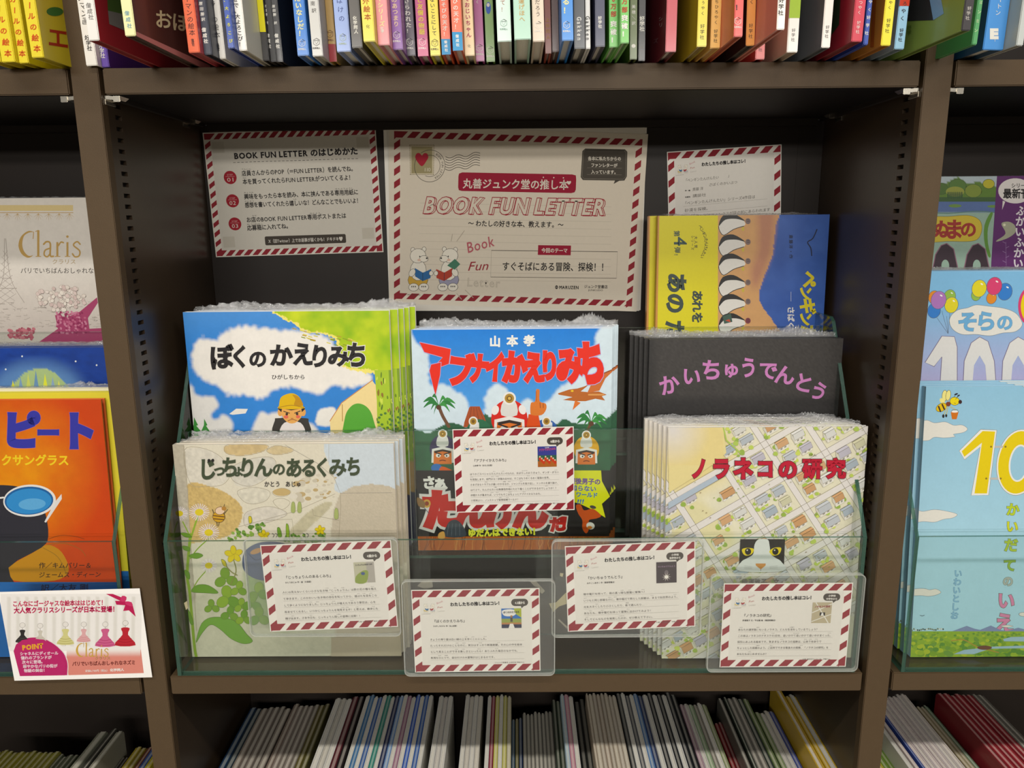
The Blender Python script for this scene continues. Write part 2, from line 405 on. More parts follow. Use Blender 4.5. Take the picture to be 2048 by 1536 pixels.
for b, n in BAYS.items():
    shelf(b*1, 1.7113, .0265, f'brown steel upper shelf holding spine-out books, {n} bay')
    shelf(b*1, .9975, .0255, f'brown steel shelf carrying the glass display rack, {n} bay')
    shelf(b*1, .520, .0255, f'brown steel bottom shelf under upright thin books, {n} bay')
for x, y, s, n in ((-.4355, .017, 1, 'left front'), (-.4355, .215, 1, 'left rear'), (.4355, .017, -1, 'right front'), (.4355, .215, -1, 'right rear')):
    clip(x, y, 1.6845, s, f'small silver shelf clip under the upper shelf at {n} corner')
clip(-.4645, .017, 1.6845, -1, 'small silver shelf clip beside left upright in the left bay')
clip(.4645, .017, 1.6845, 1, 'small silver shelf clip beside right upright in the right bay')
# back panels (structure)
for b, n in BAYS.items():
    mb = MB(); mb.box(b*BX-.4352, b*BX+.4352, .2632, .268, .25, 1.6835)
    if b == 0: mb.box(.4005, .4015, .2626, .2632, 1.01, 1.68)
    o = mb.build('wall_back', M_BACK); struct(o)
    mb = MB(); mb.box(b*BX-.4352, b*BX+.4352, .2632, .268, 1.6842, 2.1)
    o = mb.build('wall_back', M_BACK); struct(o)
mb = MB(); mb.box(-4, 4, -10, .6, -.02, 0); o = mb.build('floor', mat('store_floor', '#a39a8a', .45, noise=.08, scale=8)); struct(o)

# ================================================================ glass display racks
def rack(bx):
    root = empty('glass_display_rack', (bx*BX, 0, .9977), f'clear green-edged three-tier glass display rack in the {BAYS[bx]} bay', 'display rack')
    z0 = .9977; hw = .4165
    def pane(nm, x0, x1, y0, y1, a, b, edge='z'):
        mb = MB(); mb.box(x0, x1, y0, y1, a-z0, b-z0)
        o = mb.build(nm, [M_GLASS, M_GEDGE], root)
        for p in o.data.polygons:
            n = p.normal
            ax = max(range(3), key=lambda i: abs(n[i]))
            ext = [abs(x1-x0), abs(y1-y0), abs(b-a)]
            if ext[ax] > .02: p.material_index = 1
        return o
    pane('front_pane', -hw, hw, .0005, .0045, z0, 1.1765)
    pane('base_pane', -hw, hw, .0047, .255, z0, z0+.004)
    pane('middle_pane', -hw, hw, .085, .089, z0+.0042, 1.289)
    pane('middle_step', -hw, hw, .0892, .1718, 1.1125, 1.1165)
    pane('rear_pane', -hw, hw, .172, .176, 1.1167, 1.407)
    pane('rear_step', -hw, hw, .1762, .255, 1.2258, 1.2298)
    for s in (-1, 1):
        pts = [(.0005, 0), (.0005, 1.1765-z0), (.141, 1.418-z0), (.150, 1.423-z0), (.255, 1.423-z0), (.255, 0)]
        mb = MB(); mb.prism(pts, 'x', s*(hw+.0002), s*(hw+.0048))
        o = mb.build('side_pane', [M_GLASS, M_GEDGE], root)
        for p in o.data.polygons:
            if abs(p.normal.x) < .5: p.material_index = 1
    return root
for b in BAYS: rack(b)

# ================================================================ book builder
def book(name, label, fr, th, cover='#e9e6de', spine='L', group=None, cat='book', pages=True, spinec=None):
    root = empty(name, tuple(fr.base), label, cat, group, rot=fr.rot)
    W, H = fr.W, fr.H; h = W/2; bt = .0018
    cm = mat('cover_board_'+cover, cover, .42, noise=.03, coat=.2)
    mb = MB(); mb.box(-h, h, 0, bt, 0, H); mb.box(-h, h, th-bt, th, 0, H)
    if spine == 'L': mb.box(-h, -h+bt, bt, th-bt, 0, H)
    if spine == 'R': mb.box(h-bt, h, bt, th-bt, 0, H)
    if spine == 'B': mb.box(-h, h, bt, th-bt, 0, bt)
    mb.build('cover', cm, root)
    if pages:
        mb = MB(); a, b = (-h+bt, h-.003) if spine == 'L' else ((-h+.003, h-bt) if spine == 'R' else (-h+.003, h-.003))
        mb.box(a, b, bt, th-bt, .003, H-.003); mb.build('page_block', M_PAGES, root)
    return root
def dup(root, off, label, group=None, skip=()):
    r = root.copy(); COL.objects.link(r); r.location = Vector(root.location)+Vector(off); r['label'] = label
    if group: r['group'] = group
    for ch in list(root.children):
        if ch.name.split('.')[0] in skip: continue
        c = ch.copy(); COL.objects.link(c); c.parent = r
        for g in ch.children:
            d = g.copy(); COL.objects.link(d); d.parent = c
    return r
def film(root, W, H, th, seed=1, ruff=.006):
    rnd = random.Random(seed); nx = 90; rows = 7; v = []; f = []
    ph = [rnd.uniform(0, 9) for _ in range(6)]
    for i in range(nx+1):
        x = -W/2+W*i/nx; e = max(math.exp(-((x/W-.36)/.09)**2), math.exp(-((x/W+.36)/.09)**2)*.8, .12+.5*abs(math.sin(ph[0]+x*9)))
        for j in range(rows):
            y = .001+(th+.003)*j/(rows-1); k = (j/(rows-1))
            z = H+.0006+ruff*1.5*e*(math.sin(math.pi*k)**.7)*(.3+.7*abs(math.sin(x*310+ph[1]+j*.9)+.6*math.sin(x*733+ph[2]+j*2.1))/1.6)
            v.append((x+rnd.uniform(-.0006, .0006), y+rnd.uniform(-.0008, .0008), z))
    for i in range(nx):
        for j in range(rows-1):
            a = i*rows+j; f += [(a, a+1, a+rows+1), (a, a+rows+1, a+rows)]
    mb = MB(); mb.add(v, f); return mb.build('shrink_wrap', M_FILM, root)
ORD = ['second', 'third', 'fourth', 'fifth', 'sixth', 'seventh', 'eighth']
def stack(root, n, dx, dy, what, group, dz=0.0, W=.25, H=.3, th=.009, flm=True, front=None, ruff=.006):
    root['label'] = front or f'front copy, {what}'; root['group'] = group
    src = None
    for i in range(n-1):
        ddx = dx[i] if isinstance(dx, (list, tuple)) else dx*(i+1)
        r = dup(root, (ddx, dy*(i+1), dz*(i+1)), f'{ORD[i]} copy from the front, {what}')
        if flm: film(r, W, H, th, seed=i+int(W*1000), ruff=ruff)

# ================================================================ cover prints
INK = '#211d1e'
def a_boku(fr):
    A = Art(fr).crop(360, 590, 4.267)
    sky = lambda X, Y: lin('#3f86d2')*(1-.0*X)[..., None]+(lin('#6fa8e0')-lin('#3f86d2'))*np.clip((420-Y)/300, 0, 1)[..., None]*.35
    A.wash(0, 130, 1870, 2260, 6.5, sky, [
        ([(100, 500), (170, 370), (300, 385), (380, 310), (560, 265), (820, 300), (1010, 300), (1260, 370), (1380, 520), (1640, 700), (1560, 770), (1400, 790), (1300, 770), (1200, 850), (1000, 800), (830, 800), (680, 890), (560, 850), (420, 850), (320, 780), (200, 720), (110, 620)], '#ece7df', 13, 34),
        ([(80, 770), (150, 860), (290, 870), (325, 950), (270, 1010), (300, 1060), (380, 1020), (450, 1090), (400, 1200), (60, 1300)], '#dfdcd6', 16, 14),
        ([(680, 1010), (760, 1020), (860, 1000), (900, 1100), (1100, 1090), (1170, 1150), (1200, 1300), (640, 1250)], '#e3ded6', 14, 12),
        ([(1180, 990), (1270, 960), (1330, 980), (1320, 1100), (1170, 1110)], '#e8e4dc', 10, 8),
        ([(850, 120), (880, 200), (990, 260), (1060, 310), (1200, 330), (1320, 370), (1340, 440), (1350, 560), (1400, 620), (1640, 670), (1900, 640), (1900, 120)], '#f2e37a', 6, 18),
        ([(870, 120), (900, 190), (1000, 245), (1080, 300), (1220, 320), (1340, 355), (1360, 430), (1370, 550), (1420, 605), (1660, 640), (1900, 620), (1900, 120)], lambda X, Y: lin('#a6c329')+(lin('#c8d23a')-lin('#93b52c'))*(fbm(X, Y, 160, 4)-.4)[..., None]*1.6, 6, 18),
        ([(60, 1330), (1900, 1300), (1900, 1500), (60, 1500)], '#7ea43c', 20, 10), ([(60, 1480), (1900, 1480), (1900, 1800), (60, 1800)], '#a98a55', 16, 10), ([(0, 1760), (1900, 1760), (1900, 2300), (0, 2300)], '#3a3b52', 6, 4)], grain=.05, gs=60)
    A.poly([(420, 1015), (480, 970), (580, 972), (560, 1010), (450, 1022)], '#e6e2da')
    A.poly([(1640, 730), (1380, 920), (1280, 1075), (1290, 1300), (1700, 1300), (1680, 780)], '#eed79a'); A.line([(1280, 1075), (1380, 920), (1645, 725)], 7, '#c98a52'); A.line([(1385, 935), (1387, 1075)], 6, '#a9803c')
    A.poly([(1400, 1300), (1405, 1060), (1450, 960), (1520, 925), (1600, 960), (1650, 1060), (1680, 1300)], '#5aa53c', 5)
    A.poly([(1660, 640), (1680, 900), (1690, 1400), (1860, 1400), (1860, 640)], '#a8c33a'); A.poly([(1780, 640), (1800, 1000), (1790, 1400), (1860, 1400), (1860, 640)], '#7f9a34')
    A.up(); rnd = random.Random(4)
    for _ in range(46): A.ell(rnd.uniform(1680, 1850), rnd.uniform(680, 1380), 7, rnd.uniform(14, 28), rnd.choice(['#6c8a2c', '#8f6f34', '#cfdc5a', '#55742a']), rnd.uniform(-12, 12), 8, layer=False)
    A.up()
    for _ in range(30): A.line([(x := rnd.uniform(960, 1500), y := 300+(x-960)*.18+rnd.uniform(-20, 60)), (x+30, y+8)], 8, rnd.choice(['#8a9a2a', '#b89b3a', '#d9cc5a']), layer=False)
    A.up()
    for _ in range(40): A.ell(rnd.uniform(1690, 1850), rnd.uniform(1000, 1350), 13, 11, '#4f7a3a', 0, 7, layer=False)
    for cx, s in ((130, 1.25), (215, 1.0)):
        A.poly([(cx-8*s, 1055-50*s+50), (cx+20*s, 1110), (cx+8*s, 1115), (cx+38*s, 1160), (cx+15*s, 1165), (cx+40*s, 1260), (cx-40*s, 1260), (cx-12*s, 1160), (cx-32*s, 1160), (cx-10*s, 1110)], '#3f8a3c')
    # boy in a yellow cap
    A.poly([(805, 1200), (810, 1070), (840, 1050), (1070, 1050), (1098, 1080), (1100, 1200)], '#3a3632', 4); A.poly([(860, 1200), (890, 1090), (1030, 1090), (1060, 1200)], '#e4dcd8', 4)
    A.ell(856, 1000, 22, 34, '#e0a560'); A.ell(1052, 1000, 22, 34, '#e0a560'); A.poly([(868, 950), (1042, 950), (1040, 1030), (1000, 1080), (955, 1096), (910, 1080), (872, 1030)], '#e6ab62', 5)
    A.poly([(836, 970), (850, 950), (1060, 950), (1066, 975), (1040, 1000), (1036, 968), (950, 984), (872, 968), (866, 1000)], '#2c2522')
    A.poly([(845, 945), (858, 880), (900, 850), (960, 838), (1010, 862), (1040, 905), (1048, 945), (1062, 965), (950, 975), (838, 966)], '#dfb52c', 4, ); A.poly([(960, 850), (1010, 866), (1040, 905), (1048, 945), (975, 940), (985, 890)], '#c08f2a', 3); A.line([(838, 962), (950, 940), (1060, 962)], 5, '#a0762a', smooth=4)
    A.ell(912, 1016, 11, 12, '#3a2a22'); A.ell(1000, 1014, 11, 12, '#3a2a22'); A.line([(885, 992), (935, 1008)], 7, '#3a2a22'); A.line([(978, 1008), (1026, 990)], 7, '#3a2a22')
    A.ell(906, 1040, 20, 14, '#e0705c'); A.ell(1008, 1038, 18, 14, '#e0705c'); A.line([(922, 1072), (958, 1062), (996, 1070)], 5, '#8c4a34', smooth=4); A.line([(948, 1052), (966, 1052)], 5, '#9c5a34')
    T = [('ぼ', 355, 530, 218, -4, .95), ('く', 512, 525, 200, 2, .85), ('の', 665, 545, 158, 0), ('か', 862, 515, 200, 0), ('え', 1048, 505, 210, 0, .9), ('り', 1192, 525, 205, 6, .9), ('み', 1352, 520, 190, 0, 1.0), ('ち', 1508, 512, 225, 4, .85)]
    A.chars(T, INK, b=.045, ol='#e9e4da', ow=.03); A.text('ひがしちから', 780, 716, 1070, 716, 44, INK, b=.012)
    return A

def a_abu(fr):
    A = Art(fr).crop(800, 620, 3.072); B = '#2e86dc'
    A.wash(60, 110, 1320, 1480, 7, lambda X, Y: lin('#2a7fd6')+(lin('#5ba4e4')-lin('#2a7fd6'))*np.clip((Y-120)/600, 0, 1)[..., None], [
        ([(40, 110), (90, 190), (150, 230), (175, 290), (180, 390), (190, 470), (260, 450), (340, 500), (390, 520), (420, 600), (440, 800), (40, 800)], '#cfdfe8', 8, 16),
        ([(520, 640), (520, 560), (545, 490), (600, 455), (660, 490), (700, 560), (740, 570), (790, 545), (840, 580), (900, 560), (960, 500), (1060, 420), (1180, 330), (1200, 170), (1240, 100), (1330, 100), (1330, 800), (520, 800)], '#d2e2ea', 8, 16),
        ([(60, 760), (120, 740), (170, 760), (240, 720), (330, 690), (420, 720), (520, 640), (560, 660), (640, 640), (900, 690), (960, 700), (1010, 670), (1060, 690), (1110, 700), (1220, 690), (1280, 660), (1330, 640), (1330, 1100), (60, 1100)], lambda X, Y: lin('#2c5a3e')*(.8+.6*fbm(X, Y, 60, 8))[..., None], 3, 8)], grain=.06, gs=34)
    # volcano, palms
    A.poly([(395, 690), (425, 600), (432, 592), (490, 592), (520, 660), (540, 720), (390, 720)], '#a8522e'); A.up(); [A.line([(440+i*14, 598), (425+i*30, 680)], 3, '#7a3a24', layer=False) for i in range(4)]
    for (x0, y0, x1, y1, sc) in ((238, 590, 300, 715, 1.0), (1175, 690, 1150, 760, .95)):
        A.line([(x0, y0), ((x0+x1)/2-6, (y0+y1)/2), (x1, y1)], 20, '#6b4a34', smooth=4); A.up()
        for an, L in ((185, 95), (150, 110), (215, 60), (20, 110), (350, 105), (320, 90), (250, 90), (110, 120), (60, 90)):
            a = math.radians(an); ex, ey = x0+L*sc*math.cos(a), y0-L*sc*.55*math.sin(a)-8; mx, my = x0+L*.5*sc*math.cos(a), y0-30*sc-L*.3*math.sin(a)
            A.poly([(x0, y0), (mx, my-12), (ex, ey+14), (mx, my+14)], '#2f7a3c' if an % 20 else '#3f8f44', 4, layer=False)
        A.ell(x0, y0+8, 16, 15, '#5a3a28')
    # pterosaur
    A.poly([(970, 512), (1040, 488), (1090, 482), (1130, 470), (1165, 455), (1110, 500), (1160, 505), (1220, 500), (1270, 520), (1240, 530), (1260, 556), (1200, 545), (1140, 560), (1080, 560), (1000, 552), (1060, 535), (975, 520)], '#b5672f', 0)
    A.poly([(1150, 510), (1195, 410), (1330, 355), (1262, 420), (1225, 495)], '#c9703a', 0); A.poly([(1075, 555), (1060, 615), (1110, 570)], '#d9773a'); A.line([(1195, 412), (1330, 356)], 7, '#8c4a24'); A.line([(1160, 520), (1250, 520)], 10, '#d99a5a'); A.ell(1058, 497, 9, 6, '#e8c23a')
    # helmets and faces
    def helm(cx, cy, r, col, face=True, sgn=1, eye=0):
        A.ell(cx, cy, r, r*1.05, col, n=26); A.poly([(cx-r*.32, cy-r*.98), (cx+r*.3, cy-r*.98), (cx+r*.42, cy-r*.2), (cx-r*.44, cy-r*.2)], '#d9d8d2', 3)
        A.poly([(cx-r*.86, cy+r*1.1), (cx-r*.82, cy+r*.05), (cx, cy-r*.14), (cx+r*.82, cy+r*.05), (cx+r*.86, cy+r*1.1)], '#e6e4de'); A.poly([(cx-r*.7, cy+r*1.2), (cx-r*.68, cy+r*.2), (cx, cy+r*.06), (cx+r*.68, cy+r*.2), (cx+r*.7, cy+r*1.2)], '#d9793a')
        A.poly([(cx-r*.68, cy+r*.2), (cx, cy+r*.06), (cx+r*.68, cy+r*.2), (cx+r*.5, cy+r*.32), (cx, cy+r*.22), (cx-r*.5, cy+r*.32)], '#30251f')
        for e in (-1, 1): A.ell(cx+e*r*.33, cy+r*.55, r*.19, r*.15, '#eceae4', n=12); A.ell(cx+e*r*.3, cy+r*.57, r*.07, r*.07, '#30251f', n=8); A.line([(cx+e*r*.6, cy+r*.3), (cx+e*r*.12, cy+r*.46)], r*.09, '#30251f')
        A.line([(cx-r*.22, cy+r*.95), (cx, cy+r*.9), (cx+r*.22, cy+r*.95)], r*.07, '#6a2a1c', smooth=3)
        A.ell(cx, cy-r*1.12, r*.36, r*.36, '#e8e6e0'); A.ell(cx, cy-r*1.12, r*.26, r*.26, '#b08a3a'); A.ell(cx, cy-r*1.12, r*.15, r*.15, '#7a5a24'); A.ell(cx, cy-r*1.12, r*.08, r*.08, '#d8b25a')
    for cx in (450, 900):
        A.ell(cx+(35 if cx < 600 else -5), 740, 75, 70, '#2f6a4a' if cx < 600 else '#3a62a8'); A.poly([(cx-40, 800), (cx-15, 690), (cx+35, 690), (cx+40, 800)], '#dcdcd6'); A.ell(cx, 684, 28, 30, '#e6e4de'); A.ell(cx, 684, 20, 21, '#b08a3a'); A.ell(cx, 684, 10, 11, '#7a5a24')
    helm(672, 668, 112, '#d3342c'); A.ell(585, 615, 22, 30, '#e8e4e0', 20); A.ell(752, 612, 22, 30, '#e8e4e0', -20)
    A.poly([(770, 760), (790, 640), (850, 640), (872, 760)], '#d8552c', 0); A.poly([(800, 620), (805, 570), (830, 560), (836, 492), (846, 486), (858, 494), (858, 560), (895, 575), (898, 610), (870, 645), (810, 645)], '#d67a38', 3); A.line([(860, 570), (862, 600)], 4, '#8c4420'); A.line([(880, 575), (880, 600)], 4, '#8c4420'); A.line([(836, 500), (838, 560)], 4, '#a85a28')
    helm(262, 850, 80, '#3a3358'); helm(1145, 855, 78, '#e0a92c'); A.ell(225, 970, 34, 26, '#3a72b8'); A.poly([(245, 1010), (255, 960), (330, 990), (330, 1015)], '#d8602c', 3)
    # black band
    A.rect(60, 985, 1320, 1390, '#1e1a1b'); A.rect(60, 1390, 1320, 1480, '#b5622e'); A.up(); rnd = random.Random(2)
    for _ in range(70): x = rnd.uniform(70, 1300); A.line([(x, 1393), (x+rnd.uniform(-14, 10), 1430), (x+rnd.uniform(-20, 4), 1475)], rnd.uniform(2, 5), rnd.choice(['#8c4420', '#7a3c1c', '#d08a4a']), layer=False)
    A.chars([('さ', 178, 1060, 82, -4), ('ぁ', 245, 1062, 84, 0), ('、', 300, 1066, 70, 0)], '#e6e4de', b=.06); A.chars([('ド', 385, 1055, 76, 0), ('キ', 460, 1055, 76, 0), ('ド', 535, 1055, 76, 0), ('キ', 610, 1055, 76, 0)], '#e8e04a', b=.06)
    A.chars([('た', 255, 1225, 240, -2), ('ん', 440, 1235, 215, 0), ('け', 615, 1238, 210, 0), ('ん', 800, 1240, 210, 0)], '#c2302c', b=.085, ol='#d8d5d0', ow=.07)
    A.chars([('だ', 965, 1315, 92, -4), ('！', 1032, 1312, 92, 6)], '#c2302c', b=.08, ol='#dedbd4', ow=.08)
    A.poly([(1050, 985), (1235, 985), (1240, 1050), (1290, 1145), (1240, 1190), (1262, 1275), (1180, 1225), (1095, 1185), (1060, 1180)], '#dfe02c')
    A.text('放課後男子の', 1000, 1062, 1232, 1070, 40, '#6a4a94', b=.04); A.text('知らない', 1050, 1105, 1205, 1112, 36, '#5a6aa8', b=.04); A.text('ワールド', 1080, 1145, 1215, 1150, 34, '#3f7ac0', b=.04); A.text('!!!', 1085, 1188, 1130, 1188, 36, '#3f7ac0', b=.04, slant=.2)
    A.text('ゆだんはできない！', 418, 1388, 862, 1378, 52, '#dfe04a', b=.06)
    A.ell(125, 1185, 16, 20, '#b5803a', 20); A.ell(165, 1188, 24, 26, '#c8a04a'); A.ell(165, 1188, 13, 14, '#8c3a24'); A.poly([(105, 1150), (150, 1175), (150, 1215), (112, 1200)], '#8a6a44', 3); A.line([(150, 1215), (180, 1250)], 4, '#4a4a6a')
    A.poly([(272, 1390), (285, 1330), (310, 1295), (350, 1290), (390, 1330), (400, 1390)], '#3c434c', 4); A.up(); [A.line([(300+i*22, 1310), (290+i*26, 1385)], 2.5, '#6a727c', layer=False) for i in range(4)]; A.poly([(235, 1400), (240, 1370), (270, 1360), (275, 1400)], '#d8a45a', 3)
    A.poly([(1080, 1200), (1110, 1195), (1130, 1230), (1180, 1220), (1215, 1240), (1235, 1265), (1205, 1280), (1160, 1290), (1165, 1330), (1145, 1372), (1120, 1340), (1120, 1290), (1095, 1250)], '#c8582c', 3); A.ell(1170, 1325, 26, 22, '#d9d6ce', 20); A.ell(1165, 1335, 15, 10, '#d9853f'); A.ell(1185, 1210, 20, 10, '#4a4644', 15)
    # title
    T = [('ブ', 372, 372, 205, 8, .78), ('ナ', 482, 358, 190, 6, .66), ('イ', 582, 350, 190, 4, .62), ('か', 702, 350, 205, 0, .75), ('え', 822, 352, 195, -2, .7), ('り', 918, 340, 190, -2, .62), ('み', 1040, 340, 225, -4, .75), ('ち', 1175, 325, 275, -6, .62)]
    for P_ in ([(120, 198), (312, 240), (300, 330), (240, 352), (232, 325), (262, 290), (150, 258)], [(192, 335), (252, 322), (246, 400), (218, 522), (190, 410), (182, 372)]): A.line(P_, 8, '#b6a9d8', closed=True); A.poly(P_, '#e4392c')
    A.chars(T, '#e4392c', b=.075, ol='#b6a9d8', ow=.018)
    A.chars([('山', 584, 193, 70, 0), ('本', 690, 190, 70, 0), ('孝', 794, 188, 70, 0)], '#ecece6', b=.045)
    return A

def a_kai(fr):
    A = Art(fr).crop(1250, 640, 4.096)
    A.wash(160, 130, 1900, 2000, 14, '#2e2c2b', [(lambda X, Y: ((X > 250) & (Y < 640)).astype(float), '#3b3836', 40), (lambda X, Y: (np.hypot(X-980, Y-1300) < 260).astype(float), '#77736a', 200)], grain=.35, gs=9)
    T = [('か', 362, 530, 170, -14), ('い', 545, 462, 160, 4), ('ち', 708, 410, 180, 4), ('ゅ', 868, 400, 150, 0), ('う', 1012, 390, 180, 2, .8), ('で', 1172, 412, 160, 6), ('ん', 1308, 450, 170, 8), ('と', 1462, 515, 165, 14), ('う', 1588, 585, 165, 28, .85)]
    A.chars(T, '#c47fb6', b=.03)
    A.text('みやこしあきこ', 760, 1560, 1200, 1560, 60, '#c9c4bc')
    return A

def bear(A, cx, cy, s, book, wear, flip=1):
    e = lambda dx, dy, rx, ry, c, r=0: A.ell(cx+dx*s*flip, cy+dy*s, rx*s, ry*s, c, r*flip, 14, ol='#4c4a48', w=1.25*s)
    P = '#e6dfd0'
    e(-20, -62, 7, 8, P); e(18, -64, 7, 8, P); e(0, 38, 34, 26, wear); e(0, 6, 27, 34, P); e(-2, -42, 27, 24, P); e(18, -32, 15, 11, P)
    A.ell(cx+28*s*flip, cy-34*s, 3.4*s, 3*s, '#3a3634', n=8); A.ell(cx+4*s*flip, cy-40*s, 2*s, 2.6*s, '#3a3634', n=8); A.ell(cx+2*s*flip, cy-28*s, 6*s, 4*s, '#dcb8a4', n=10)
    A.poly([(cx+(-12)*s*flip, cy-2*s), (cx+16*s*flip, cy+14*s), (cx+44*s*flip, cy+2*s), (cx+42*s*flip, cy+32*s), (cx+16*s*flip, cy+42*s), (cx-10*s*flip, cy+26*s)], book); A.line([(cx+16*s*flip, cy+14*s), (cx+16*s*flip, cy+42*s)], 1.6*s, '#2c3a4a')
    e(-20, 14, 10, 14, P, 30); e(44, 16, 7, 8, P); e(-14, 62, 17, 13, P); e(20, 62, 17, 13, P)
    A.up()
    for k in (-14, 20):
        for a in (-6, 0, 6): A.ell(cx+(k+a)*s*flip, cy+60*s, 2*s, 3*s, '#4c4a48', n=6, layer=False)
BORD = '#8f2f37'
def border(A, w, h, m, t, per, red, c=BORD):
    """slanted airmail stripes along the four sides"""
    A.up(); k = t*.95
    n = int((w-2*m)/per); per = (w-2*m-red)/max(n, 1)
    for i in range(n+1):
        x = m+i*per
        for y in (m, h-m-t):
            A.poly([(max(x-0, m), y+t), (min(x+k, w-m), y), (min(x+k+red, w-m), y), (min(x+red, w-m), y+t)], c, layer=False)
    n = int((h-2*m-2*t)/per); p2 = (h-2*m-2*t)/(n+.35)
    for i in range(n+1):
        y = m+t+i*p2+p2*.1
        for x in (m, w-m-t): A.poly([(x, y+k*.75), (x+t, y), (x+t, y+red*.8), (x, y+k*.75+red*.8)], c, layer=False)
    A.poly([(m, m), (m+red, m), (m, m+red)], c, layer=False); A.poly([(w-m, h-m), (w-m-red, h-m), (w-m, h-m-red)], c, layer=False)
PAP = '#e3ddd2'
def card_common(A, age, w=166, h=115):
    A.rect(0, 0, w, h, '#e6e1d8'); border(A, w, h, 1.2, 9.0, 19.3, 11.5); A.rect(10.8, 11, w-10.8, h-11, '#dfdad1')
    if age is not None:
        A.rrect(129, 14, 151, 24, 5, '#4a433c'); A.poly([(141, 23), (147, 23), (142.5, 27)], '#4a433c')
        if len(age) == 1: A.text(age[0], 134, 21, 147, 21, 4, '#e6e1d8', b=.04)
        else: A.text(age[0], 135.5, 18.4, 145, 18.4, 3, '#e6e1d8', b=.03); A.text(age[1], 133, 22.6, 147.5, 22.6, 3, '#e6e1d8', b=.03)
    bear(A, 18, 25, .085, '#3f6f9c', '#d9c27a'); bear(A, 27, 25, .085, '#a8474a', '#b9b9c4', -1)
    A.text('Book', 32.5, 20, 41, 16.5, 3.6, '#c98a90', slant=.2); A.text('Fun', 33, 25.5, 40, 24.6, 3.2, '#b0504a', slant=.3); A.text('Letter', 33.5, 30.5, 43, 29.6, 2.8, '#b9b4ac'); A.text('© 1991 SOKODEI', 12.5, 33.6, 24, 33.2, 1.2, '#6a6660')
    A.text('わたしたちの推し本はコレ！', 50, 22.5, 117, 21.5, 5.6, INK, b=.05)
def card_print(fr, quad, age, title, by, lines, y0, dy, sig, thumb, xs=21.5, xe=145):
    A = Art(fr, z0=.0001, clip=False).card(quad, 166, 115); card_common(A, age)
    A.text(title, 26, 45, 26+4.45*len(title), 44.4, 4.6, '#3a3634', b=.012); A.text(by, 26.5, 51, 26.5+2.35*len(by), 50.6, 2.5, '#4a4642', b=.02)
    for i, (t, fx) in enumerate(lines):
        y = y0+i*dy; A.line([(xs, y+1.6), (xe, y+1.2)], .18, '#a09a92')
        if t: A.text(t, xs, y, xs+(xe-xs)*fx, y-.3, 3.4, '#3f3b38', b=.014)
    A.text(sig, xe-2.3*len(sig), y0+len(lines)*dy-1.6, xe, y0+len(lines)*dy-1.8, 2.1, '#5a5650')
    thumb(A); return A

